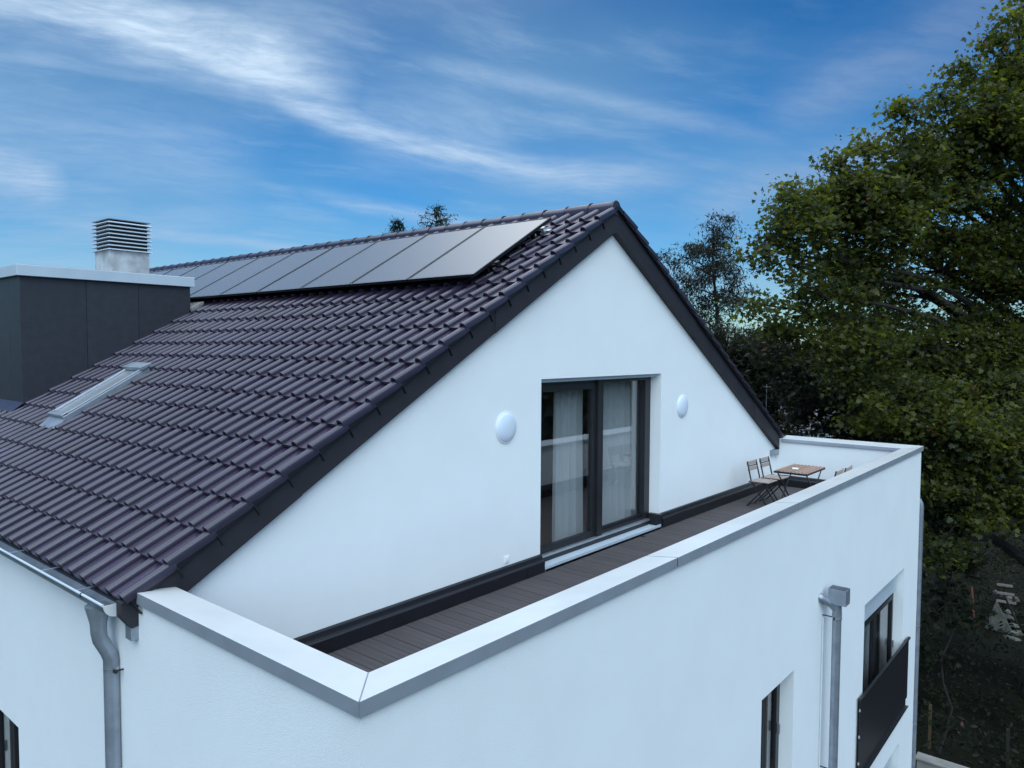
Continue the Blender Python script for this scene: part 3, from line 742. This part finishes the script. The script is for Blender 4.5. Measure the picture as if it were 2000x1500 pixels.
# ---- roof window
sk = hempty('roof_window', (1.31, 7.99, rz(1.31)+.1))
SKM = Matrix.Translation((roof_pt(1.31/math.cos(TH), 7.72, -.055))) @ basis
def schild(mb, name, m, **k):
    mb.v = [tuple(SKM @ Vector(v)) for v in mb.v]
    o = mb.build(name, m, **k); o.parent = sk; o.matrix_parent_inverse = Matrix.Translation(-Vector(sk.location)); return o
sk['label'] = 'narrow metal framed roof window beside the dormer'
LS = 1.27; WS = .56
schild(mframe(MB(), 0, LS, 0, 0.0, 0, 0, 0) if 0 else MB().box(0, LS, 0, .07, -.12, .065).box(0, LS, WS-.07, WS, -.12, .065).box(0, .09, .07, WS-.07, -.12, .06).box(LS-.10, LS, .07, WS-.07, -.12, .06), 'frame', zinc_m, bevel=.006)
schild(MB().box(.02, LS-.08, .02, .075, .066, .088).box(.02, LS-.08, WS-.075, WS-.02, .066, .088).box(.0, .09, .02, WS-.02, .067, .092), 'sash', alug_m, bevel=.004)
for k_ in range(14):   # closed outer shutter lamellae
    a_ = .092+k_*(LS-.20)/14
    schild(MB().box(a_, a_+(LS-.20)/14-.002, .072, WS-.072, .046, .060), 'shutter_slat', alug_m)
schild(MB().prism([(LS-.11, .066), (LS+.06, .066), (LS+.06, .10), (LS-.11, .12)], -.02, WS+.02, lambda p, q, y: (p, y, q)), 'hood', zinc_m, bevel=.004)
schild(MB().hexa([(-.17, -.04, .0), (-.17, WS+.02, .0), (0, WS+.02, .03), (0, -.04, .03), (-.17, -.04, .004), (-.17, WS+.02, .004), (0, WS+.02, .034), (0, -.04, .034)]), 'apron', zinc_m)
for a_, b_ in ((-.09, -.004), (WS+.004, WS+.09)): schild(MB().box(-.02, LS+.05, a_, b_, -.06, .0), 'flashing', slate_m)

# ---- solar panels and rails
PW = 1.194; PS0 = 4.235/math.cos(TH)+.1*SL; PLN = 1.755
basisM = basis
def roofmat(s, y, h): return Matrix.Translation(Vector(roof_pt(s, y, h))) @ basis
pf = mframe(MB(), 0, PLN, 0, 1.180, 0, 0, 0) if 0 else None
fm = MB().box(0, PLN, 0, .022, -.035, .002).box(0, PLN, 1.158, 1.180, -.035, .002).box(0, .022, .022, 1.158, -.035, .002).box(PLN-.022, PLN, .022, 1.158, -.035, .002).mesh('frame'); fm.materials.append(panel_frame_m)
bmh = MB().box(0, .006, .01, 1.17, .0025, .004).mesh('edge_trim'); bmh.materials.append(alug_m)
gm = MB().box(.022, PLN-.022, .022, 1.158, -.012, -.002).mesh('glass'); gm.materials.append(pv_m)
ORD = ['nearest the gable', 'second from the gable', 'third from the gable', 'fourth from the gable', 'fifth from the gable', 'sixth from the gable', 'seventh from the gable', 'eighth from the gable', 'ninth from the gable', 'tenth from the gable']
for k in range(10):
    e = empty('solar_panel'); e.matrix_world = roofmat(PS0, 3.170+k*PW, .105+random.uniform(-.001, .001)) @ Matrix.Rotation(random.uniform(-.002, .002), 4, 'X')
    lab = 'dark solar panel below the ridge, '+ORD[k]
    if k == 0: lab = 'dark solar panel nearest the gable, catching a pale glare'
    tag(e, lab, 'solar panel', 'solar panels in a row below the ridge')
    for me in (fm, gm, bmh):
        o = bpy.data.objects.new(me.name, me); COL.objects.link(o); o.parent = e
for k, s in enumerate((PS0+.35, PS0+1.40)):
    mb = MB(); M_ = roofmat(s, 3.10, .05)
    mb.box(-.02, .02, 0, 12.1, -.018, .018)
    for q in range(13): mb.box(-.02, .02, .15+q*.95, .21+q*.95, -.10, -.02)
    mb.v = [tuple(M_ @ Vector(v)) for v in mb.v]
    o = mb.build('mounting_rail', panel_frame_m); tag(o, ['lower', 'upper'][k]+' black mounting rail under the solar panels', 'rail', 'rails under the solar panels')
    cm = MB().box(-.03, .03, -.05, -.004, -.02, .05).box(-.012, .05, -.12, -.05, -.03, .0); cm.v = [tuple(M_ @ Vector(v)) for v in cm.v]
    cm.build('end_clamp', alug_m if k else panel_frame_m, o)
    o.children[0].matrix_parent_inverse = o.matrix_world.inverted()

# ------------------------------------------------------------------ terrace furniture
TG = 'folding bistro chairs on the terrace'
def chair():
    e = empty('folding_chair')
    # local: seat faces +x, width along y, z up from floor
    hw = .185
    fr = MB()
    for s in (-1, 1):
        y = s*hw
        fr.bar((-.20, y, .79), (-.12, y, .45), .022, .010, up=(0, 1, 0)).bar((-.12, y, .45), (.20, y, .0), .022, .010, up=(0, 1, 0))
    fr.bar((-.185, -hw, .705), (-.185, hw, .705), .01, .018).bar((.185, -hw, .03), (.185, hw, .03), .012, .012)
    fr.build('front_frame', steel_m, e)
    rf = MB()
    for s in (-1, 1):
        y = s*(hw-.022)
        rf.bar((.20, y, .44), (-.20, y, .0), .022, .010, up=(0, 1, 0))
    rf.bar((-.19, -hw, .02), (-.19, hw, .02), .012, .012).bar((.2, -hw, .435), (.2, hw, .435), .012, .02).bar((-.16, -hw, .435), (-.16, hw, .435), .012, .02)
    rf.build('rear_frame', steel_m, e)
    for z, x in ((.752, -.203), (.655, -.178)):
        MB().box(x-.006, x+.008, -hw-.005, hw+.005, z-.035, z+.035).build('back_slat', woodw_m, e, bevel=.003)
    for k in range(5):
        x = -.16+k*.075
        MB().box(x, x+.062, -hw-.01, hw+.01, .445, .459).build('seat_slat', woodw_m, e, bevel=.003)
    return e
ch0 = chair()
specs = [(10.49, 2.04, -90, 'folding wooden slat chair against the gable wall, left of the pair'),
         (11.01, 2.02, -90, 'folding wooden slat chair against the gable wall, right of the pair'),
         (10.44, .93, 90, 'folding chair behind the parapet, left of the two showing only their backs'),
         (10.91, .92, 90, 'folding chair behind the parapet, right of the two showing only their backs')]
for k, (x, y, a, lab) in enumerate(specs):
    o = ch0 if k == 0 else copy_tree(ch0)
    o.location = (x, y, -1.0); o.rotation_euler = (0, 0, rad(a)+random.uniform(-.05, .05)); tag(o, lab, 'chair', TG)
tb = tag(empty('folding_table', (10.60, 1.43, -1.0)), 'folding bistro table with reddish wooden slats on the terrace', 'table')
for k in range(9):
    y = -.28+k*.0625
    MB().box(-.46, .46, y, y+.038, .705, .722).build('table_slat', wood_m, tb, bevel=.003)
mb = MB()
for s in (-1, 1): mb.bar((s*.455, -.28, .69), (s*.455, .28, .69), .02, .03); mb.bar((-.455, s*.27, .69), (.455, s*.27, .69), .015, .026)
mb.build('top_frame', steel_m, tb)
for s in (-1, 1):
    for a, b in ((-.40, .38), (.40, -.38)):
        MB().bar((a, s*.24, .69), (b, s*.24, .0), .024, .012, up=(0, 1, 0)).build('leg', steel_m, tb)
MB().bar((-.38, -.24, .02), (-.38, .24, .02), .014, .014).bar((.38, -.24, .02), (.38, .24, .02), .014, .014).build('stretcher', steel_m, tb)
tag(MB().box(-.06, .08, -.05, .05, 0, .006).box(-.04, .05, -.03, .04, .006, .010).build('paper_sheet', paper_m), 'small folded white paper lying on the bistro table', 'paper')
bpy.data.objects['paper_sheet'].location = (10.50, 1.47, -.276); bpy.data.objects['paper_sheet'].rotation_euler = (0, 0, .4)

# ------------------------------------------------------------------ vegetation
def at(x, y, depth): return np.array(CAMP+(F+R2*((x-1000)/FPX)-U2*((y-750)/FPX))*depth)
LEAF = {
 'maple': np.array([(0, 0), (.16, .10), (.52, .02), (.34, .30), (.46, .62), (.20, .58), (0, 1.0), (-.20, .58), (-.46, .62), (-.34, .30), (-.52, .02), (-.16, .10)]),
 'oval': np.array([(0, 0), (.22, .35), (.16, .75), (0, 1.0), (-.16, .75), (-.22, .35)]),
 'narrow': np.array([(0, 0), (.11, .45), (0, 1.0), (-.11, .45)]),
}
def leaves(name, m, parent, centres, shape, size, droop=.5, up=.5):
    """centres (n,3); one flat, slightly folded leaf at each"""
    n = len(centres); prof = LEAF[shape]; k = len(prof)
    nrm = rng.normal(size=(n, 3)); nrm[:, 2] += up*2.2; nrm /= np.linalg.norm(nrm, axis=1)[:, None]
    d = rng.normal(size=(n, 3)); d[:, 2] -= droop*2; d -= nrm*(d*nrm).sum(1)[:, None]; d /= np.linalg.norm(d, axis=1)[:, None]
    s = np.cross(d, nrm); sz = size*rng.uniform(.5, 1.35, n)
    v = centres[:, None, :]+sz[:, None, None]*(prof[None, :, 0, None]*s[:, None, :]+prof[None, :, 1, None]*d[:, None, :]-np.abs(prof[None, :, 0, None])*.35*nrm[:, None, :])
    V = v.reshape(-1, 3)
    me = bpy.data.meshes.new(name); me.vertices.add(len(V)); me.vertices.foreach_set('co', V.ravel().astype(np.float32))
    me.loops.add(len(V)); me.loops.foreach_set('vertex_index', np.arange(len(V), dtype=np.int32))
    me.polygons.add(n); me.polygons.foreach_set('loop_start', np.arange(0, n*k, k, dtype=np.int32))
    me.update(calc_edges=True)
    return link(name, me, m, parent)
def lobe_points(lobes, per_clump, clump_r, density, shell=.55):
    pts = []; cl = []
    for c, r, dn in lobes:
        vol = 4/3*math.pi*r[0]*r[1]*r[2]
        n = max(3, int(vol*density*dn))
        u = rng.normal(size=(n, 3)); u /= np.linalg.norm(u, axis=1)[:, None]
        rr = (shell+(1-shell)*rng.random(n))**(1.0)*np.where(rng.random(n) < .25, rng.random(n)**.4, 1)
        rr *= 1+.13*np.sin(u[:, 0]*5+c[0])*np.cos(u[:, 2]*6+c[1])
        cc = c+u*rr[:, None]*np.array(r)
        cl.append(cc)
        for q in cc:
            k = int(per_clump*rng.uniform(.5, 1.4))
            g_ = rng.normal(size=(k, 3))*clump_r*np.array([1, 1, .6])*rng.uniform(.6, 1.25)
            pts.append(q+g_)
    return np.concatenate(pts), np.concatenate(cl)
def limbs(mb, base, top, r0, targets, rnd):
    """trunk from base to top, with limbs that bend towards each target"""
    base = Vector(base); top = Vector(top); n = 9
    path = [base.lerp(top, i/(n-1))+Vector((math.sin(i*1.3)*.12, math.cos(i*1.7)*.12, 0)) for i in range(n)]
    mb.tube(path, r0, 12, radii=[r0*(1-.78*i/(n-1))*(1.25 if i == 0 else 1) for i in range(n)])
    for t in targets:
        t = Vector(t); hgt = max(base.z+.5, min(t.z-.35*(t-top).xy.length, top.z-.3)) if t.z > base.z else base.z
        f = max(.05, min(.97, (hgt-base.z)/(top.z-base.z))); idx = f*(n-1); i = int(idx); a = path[i].lerp(path[min(i+1, n-1)], idx-i)
        r1 = r0*(1-.78*f)*.55; m_ = a.lerp(t, .5)+Vector((rnd.uniform(-.3, .3), rnd.uniform(-.3, .3), (t-a).length*.10))
        pp = [a, a.lerp(m_, .5)+Vector((0, 0, .05)), m_, m_.lerp(t, .55)+Vector((rnd.uniform(-.15, .15), rnd.uniform(-.15, .15), .05)), t]
        mb.tube(pp, r1, 7, radii=[r1, r1*.8, r1*.55, r1*.33, r1*.12])
def tree(label, base, top, r0, lobes, leafm, shape, size, per, cr, dens, ntwig=200, droop=.5, shell=.55, name='tree', cat='tree', group=None, up=.5):
    e = tag(empty(name, base), label, cat, group)
    P, Cc = lobe_points(lobes, per, cr, dens, shell)
    inv = Matrix.Translation(-Vector(base))
    o = leaves('crown', leafm, e, P, shape, size, droop, up); o.matrix_parent_inverse = inv; o['kind'] = 'stuff'
    mb = MB(); rnd = random.Random(len(P)); tg = [l[0] for l in lobes]
    limbs(mb, base, top, r0, tg, rnd)
    o = mb.build('trunk', bark_m, e, smooth=True, recalc=False); o.matrix_parent_inverse = inv
    # branches and twigs from each lobe's middle to its clumps
    tw = MB(); C_ = [np.array(l[0]) for l in lobes]
    idx = rng.choice(len(Cc), min(ntwig, len(Cc)), replace=False)
    for i in idx:
        q = Cc[i]; c = min(C_, key=lambda z: np.linalg.norm(z-q)); a = Vector(c); b = Vector(q)
        mid = a.lerp(b, .5)+Vector((rnd.uniform(-.1, .1), rnd.uniform(-.1, .1), .12*(b-a).length))
        rr = max(.010, r0*.09); tw.tube([a, mid, b], rr, 5, cap=False, radii=[rr, rr*.6, rr*.2])
    o = tw.build('branches', bark_m, e, recalc=False); o.matrix_parent_inverse = inv; o['kind'] = 'stuff'
    return e
def lob(x, y, dep, rpx, dn=1.0, sq=(1, 1, .85)):
    r = rpx*dep/FPX
    return (at(x, y, dep), (r*sq[0], r*sq[1], r*sq[2]), dn)
# the big maple at the right
ML = [lob(1500, 488, 17, 34, 2.6), lob(1562, 440, 17, 68, 1.7), lob(1550, 520, 17.2, 40, 1.6), lob(1620, 402, 17.3, 74, 1.5), lob(1705, 375, 17.5, 84, 1.15), lob(1800, 305, 17.6, 80, 1.1), lob(1905, 225, 17.5, 80, 1.1),
      lob(1992, 140, 17.6, 72, 1.1), lob(2065, 70, 17.8, 90), lob(2120, -20, 18, 110, .8), lob(1640, 505, 17.3, 52, 1.1), lob(1700, 430, 17.6, 110, .9), lob(1820, 380, 18, 115, .8), lob(1950, 290, 18, 130, .8),
      lob(1612, 580, 17.2, 66, 1.1), lob(1700, 570, 18.4, 110, .55), lob(1840, 530, 19, 130, .42), lob(1960, 500, 19, 130, .42), lob(1800, 680, 18.6, 120, .62), lob(1930, 690, 18.6, 130, .6),
      lob(1670, 690, 17.4, 100, .95), lob(1740, 800, 17, 90, 1.1), lob(1850, 830, 16.8, 110, 1.0), lob(1960, 830, 16.8, 110, 1.0), lob(1870, 960, 16.5, 85, 1.1), lob(1960, 970, 16.6, 90, 1.0),
      lob(2100, 200, 18.5, 170, .5), lob(2120, 500, 18.5, 180, .4), lob(2120, 800, 18, 170, .4), lob(2060, 1010, 17, 110, .6), lob(1845, 1060, 16.4, 60, 1.0), lob(1490, 596, 17.5, 30, 1.8), lob(1835, 185, 17.3, 28, 1.6), lob(1700, 285, 17.3, 24, 1.8), lob(1550, 385, 17.1, 22, 1.8), lob(1640, 320, 17.2, 26, 1.8), lob(1885, 140, 17.3, 22, 1.8), lob(1945, 70, 17.3, 24, 1.8), lob(1760, 225, 17.4, 28, 1.6), lob(1975, 25, 17.3, 22, 1.8), lob(1545, 650, 17.6, 60, 1.1)]
mbase = at(2060, 1180, 19.5); mbase[2] = GZ
mtop = at(2020, 250, 19.2)
tree('tall leafy green maple with reddish leaves beyond the terrace', tuple(mbase), tuple(mtop), .42, ML, maple_m, 'maple', .112, 104, .27, 6.6, 900, droop=.55, name='maple_tree')
# understorey tree behind, darker
UL = [lob(1545, 700, 21, 70, 1), lob(1620, 770, 21, 90, 1), lob(1700, 860, 21, 80), lob(1560, 840, 23, 46, .5), lob(1650, 640, 22.5, 80, .8), lob(1780, 900, 21, 90), lob(1820, 760, 23, 120, .9), lob(1940, 780, 23, 120, .9), lob(1640, 880, 22, 50, 1), lob(1560, 895, 22, 50, 1),
      lob(2040, 850, 23, 130, .7), lob(1830, 980, 21, 80, .9), lob(1930, 930, 22.5, 100, .9)]
ub = at(1740, 1100, 22); ub[2] = GZ
tree('dark broad tree standing behind the maple and the parapet', tuple(ub), tuple(at(1700, 700, 22)), .22, UL, dark_leaf_m, 'maple', .16, 40, .3, 6.0, 150, name='dark_tree')
# dark conifer like mass beside the roof edge
KL = [lob(1430, 700, 26, 60, 1), lob(1480, 675, 26.5, 50, 1), lob(1400, 650, 26, 34, .8), lob(1460, 760, 26, 70, 1), lob(1510, 720, 26, 60, 1), lob(1500, 830, 26, 60, 1), lob(1420, 800, 26, 80, 1)]
kb = at(1460, 1000, 26); kb[2] = GZ
tree('dark brownish bushy tree just beyond the right roof slope', tuple(kb), tuple(at(1470, 660, 26)), .2, KL, dark_leaf_m, 'narrow', .26, 80, .30, 8.0, 200, name='bushy_tree', droop=.3)
# airy tree with narrow leaves
BL = [lob(1402, 455, 30, 28, 2.0, (1, 1, 1.3)), lob(1385, 490, 30, 30, 1.8), lob(1415, 475, 30, 22, 1.8), lob(1352, 490, 30, 34, 1.2), lob(1310, 512, 30, 26, 1.5), lob(1395, 520, 30, 46, 1.2), lob(1345, 560, 30, 46, .9), lob(1430, 570, 30, 42, 1.1), lob(1385, 600, 30, 50, .9),
      lob(1445, 528, 30, 20, 1), lob(1300, 495, 30, 14, 1.5), lob(1435, 495, 30, 14, 1.0), lob(1400, 660, 30, 50, .9), lob(1340, 620, 30, 40, .8), lob(1424, 432, 30, 11, 1), lob(1455, 590, 30, 26, .9)]
bb = at(1386, 1000, 30); bb[2] = GZ
tree('slender airy tree with narrow grey green leaves behind the roof', tuple(bb), tuple(at(1398, 440, 30)), .16, BL, birch_m, 'narrow', .20, 40, .2, 12, 300, droop=.9, name='birch_tree', shell=.4)
# spruces seen over the ridge
def spruce(px, ytop, depth, hpx, wpx, label, loose=False):
    top = at(px, ytop, depth); hgt = top[2]-GZ; base = (float(top[0]), float(top[1]), GZ)
    e = tag(empty('spruce_tree', base), label, 'tree', 'conifers beyond the ridge')
    tr = MB().tube([(0, 0, 0), (0, 0, hgt*.6), (0, 0, hgt)], .2, 8, radii=[.28, .13, .015]).build('trunk', bark_m, e, smooth=True)
    pts = []; br = MB(); r_ = random.Random(int(px)); z = hgt-.25; m2 = depth/FPX; vis_h = hpx*m2
    slope = wpx*m2/2/vis_h
    while z > hgt*.35:
        R_ = min((hgt-z)*slope*r_.uniform(.75, 1.25)+.12, 3.2)
        for b_ in range(7 if not loose else 6):
            a = r_.uniform(0, 6.283); Rb = R_*r_.uniform(.6, 1.15); rise = .10 if not loose else .45
            tip = Vector((math.cos(a)*Rb, math.sin(a)*Rb, z-Rb*.25+rise*Rb)); br.tube([(0, 0, z), tip], .025, 4, cap=False, radii=[.03, .008])
            for q in range(int(14+26*Rb)):
                f_ = r_.uniform(.2, 1.05); c_ = Vector((0, 0, z)).lerp(tip, f_)
                s_ = .13 if not loose else .22*f_
                pts.append((c_.x+r_.gauss(0, s_), c_.y+r_.gauss(0, s_), c_.z+r_.gauss(0, s_*.7)-.05))
        z -= .33 if not loose else .42
    br.build('branches', bark_m, e, recalc=False)['kind'] = 'stuff'
    leaves('crown', needle_m, e, np.array(pts), 'narrow', .30 if not loose else .26, .35)['kind'] = 'stuff'
spruce(777, 424, 46, 26, 30, 'small dark spruce tip poking over the roof ridge')
spruce(853, 397, 44, 40, 62, 'loose crowned pine top showing above the roof ridge', True)

# undergrowth and hedge on the ground: nobody could count it
def scatter(name, m, n, fn, shape, size, droop=.2, up=.4):
    P = np.array([fn() for _ in range(n)]); o = leaves(name, m, None, P, shape, size, droop, up); return tag(o, kind='stuff')
def under():
    u = rng.random(); x = 14+rng.random()*26; y = -14+rng.random()*30
    h = .25+1.1*max(0, math.sin(x*.9)*math.cos(y*.8))+.5*rng.random()
    if 24 < x < 33 and -2.2 < y < 1.9: h = .12
    return (x, y, GZ+rng.random()*h)
scatter('undergrowth', shrub_m, 60000, under, 'oval', .13)
SH = [lob(1850, 1180, 17, 60, 1.2), lob(1830, 1290, 17, 50, 1.0), lob(1880, 1100, 17.5, 45, 1.2), lob(1860, 1000, 17, 60, 1)]
sb = at(1850, 1300, 17); sb[2] = GZ
tree('dark shrub growing beside the corner downpipe', tuple(sb), tuple(at(1855, 1100, 17)), .035, SH, shrub_m, 'maple', .15, 26, .25, 8, 60, name='shrub', cat='shrub')
for k, (px_, py_, dp_, r_, lab) in enumerate([(1500, 905, 40, 60, 'low hedge bush behind the parapet corner'), (1985, 1110, 33, 40, 'leafy bush behind the scrap heap')]):
    c_ = at(px_, py_, dp_); b_ = (float(c_[0]), float(c_[1]), GZ)
    tree(lab, b_, (b_[0], b_[1], float(c_[2])), .1, [(c_, (r_*dp_/FPX,)*3, 1.0), (c_+np.array([.6, -.8, -.9]), (r_*dp_/FPX,)*3, 1.0)], dark_leaf_m, 'oval', .22, 24, .3, 5, 40, name='bush', cat='bush')

# distant wood round the garden, one mass
def wood():
    a = rng.uniform(rad(-180), rad(180)); d = rng.uniform(62, 90)
    hgt = 7.0+2.0*math.sin(a*9)+1.4*math.sin(a*23+1)
    return (6+math.sin(a)*d, 8+math.cos(a)*d, GZ+hgt*rng.random()**.7)
scatter('distant_wood', dark_leaf_m, 42000, wood, 'oval', 1.5, .2)

# ------------------------------------------------------------------ things in the garden
def gpt(x, y, z=GZ):
    d = F+R2*((x-1000)/FPX)-U2*((y-750)/FPX); return CAMP+d*((z-CAMP.z)/d.z)
o = MB().box(13.80, 14.02, -4.5, .1, GZ, -6.32).box(13.77, 14.05, -4.5, .13, -6.318, -6.27).build('garden_wall', conc_m, bevel=.01)
tag(o, 'low pale concrete wall beside the corner of the house', 'wall')
p = gpt(1815, 1462); o = MB().bar((0, 0, -.1), (.02, .01, 1.05), .06, .05).build('wooden_stake', stake_m); o.location = p
tag(o, 'thin bleached wooden stake standing near the downpipe', 'stake')
p = gpt(1968, 1500); o = MB().bar((0, 0, -.1), (-.02, .02, .9), .06, .05).build('wooden_stake', bark_m); o.location = p
tag(o, 'short dark brown stake at the lower right edge of the garden', 'stake')
p = gpt(1948, 1232); sl = tag(empty('leaning_slab', p), 'pale triangular slab leaning in the dark undergrowth', 'slab')
MB().prism([(-.36, 0), (.48, -.05), (.33, .2), (-.10, .92)], 0, .06, lambda a, b, t: (t+b*.35, -a, b)).build('slab', bark2_m, sl, bevel=.008)
MB().bar((.35, -.5, .3), (.5, -.1, 1.1), .04, .05).build('prop', bark_m, sl)
p = gpt(1902, 1205); o = MB().bar((0, 0, 0), (.25, .12, 1.0), .16, .04, up=(0, 1, 0)).build('red_plank', redwood_m); o.location = p
tag(o, 'red painted plank leaning left of the pale slab', 'plank')
p = gpt(1955, 1190); pl = tag(empty('pallet', p), 'broken white pallet standing behind the pale slab', 'pallet'); pl.rotation_euler = (0, 0, rad(8))
for k in range(3): MB().box(0, .04, -.45+.06*k, .15, .25+k*.30, .33+k*.30).build('slat', whitewood_m, pl)
for y in (-.4, .08): MB().box(.04, .12, y, y+.07, 0, 1.0).build('post', bark_m, pl)
for k in range(9):
    p = gpt(random.uniform(1930, 1985), random.uniform(1150, 1290)); b = MB(); s = random.uniform(.1, .28)
    b.hexa([(-s, -s*.6, 0), (s, -s*.8, 0), (s*.8, s*.6, 0), (-s, s*.5, 0), (-s*.6, -s*.5, s*.5), (s*.7, -s*.4, s*.7), (s*.6, s*.4, s*.4), (-s*.7, s*.3, s*.5)])
    o = b.build('rubble', bark2_m, bevel=.01); o.location = p; o.rotation_euler = (random.uniform(-.3, .3), random.uniform(-.3, .3), random.uniform(0, 6))
    tag(o, 'pale lump of rubble lying in the undergrowth around the slab', 'rubble', 'rubble lumps around the slab')
# neighbour's house glimpsed between trunks, with an aerial
c_ = at(1550, 830, 46); nb_ = tag(empty('far_house', (c_[0], c_[1], GZ)), 'white house glimpsed through the trees beyond the parapet', 'house')
nb_.rotation_euler = (0, 0, rad(-20)); hh = float(c_[2])-GZ
MB().box(-2, 2, -2.6, 2.6, 0, hh-.1).build('wall', render_wall, nb_)
MB().prism([(-2.4, hh-.1), (2.4, hh-.1), (0, hh+1.1)], -3.0, 3.0, lambda a, b, y: (a, y, b)).build('roof', tile_m, nb_)
for y in (-1.9, .6): MB().box(-2.03, -1.98, y, y+1.2, hh-2.2, hh-.9).build('window', frame_m, nb_)
a_ = at(1497, 775, 24.5); an = tag(empty('aerial', tuple(a_)), 'thin cross shaped aerial against the dark trees by the roof edge', 'aerial')
MB().tube([(0, 0, -3.5), (0, 0, .42)], .012, 6).build('mast', alug_m, an)
MB().bar((-.02, .13, .33), (.02, -.13, .33), .018, .018).build('crossbar', alug_m, an)

# ------------------------------------------------------------------ render settings
scene.render.engine = 'CYCLES'
scene.cycles.use_denoising = True
scene.cycles.max_bounces = 8; scene.cycles.transparent_max_bounces = 16
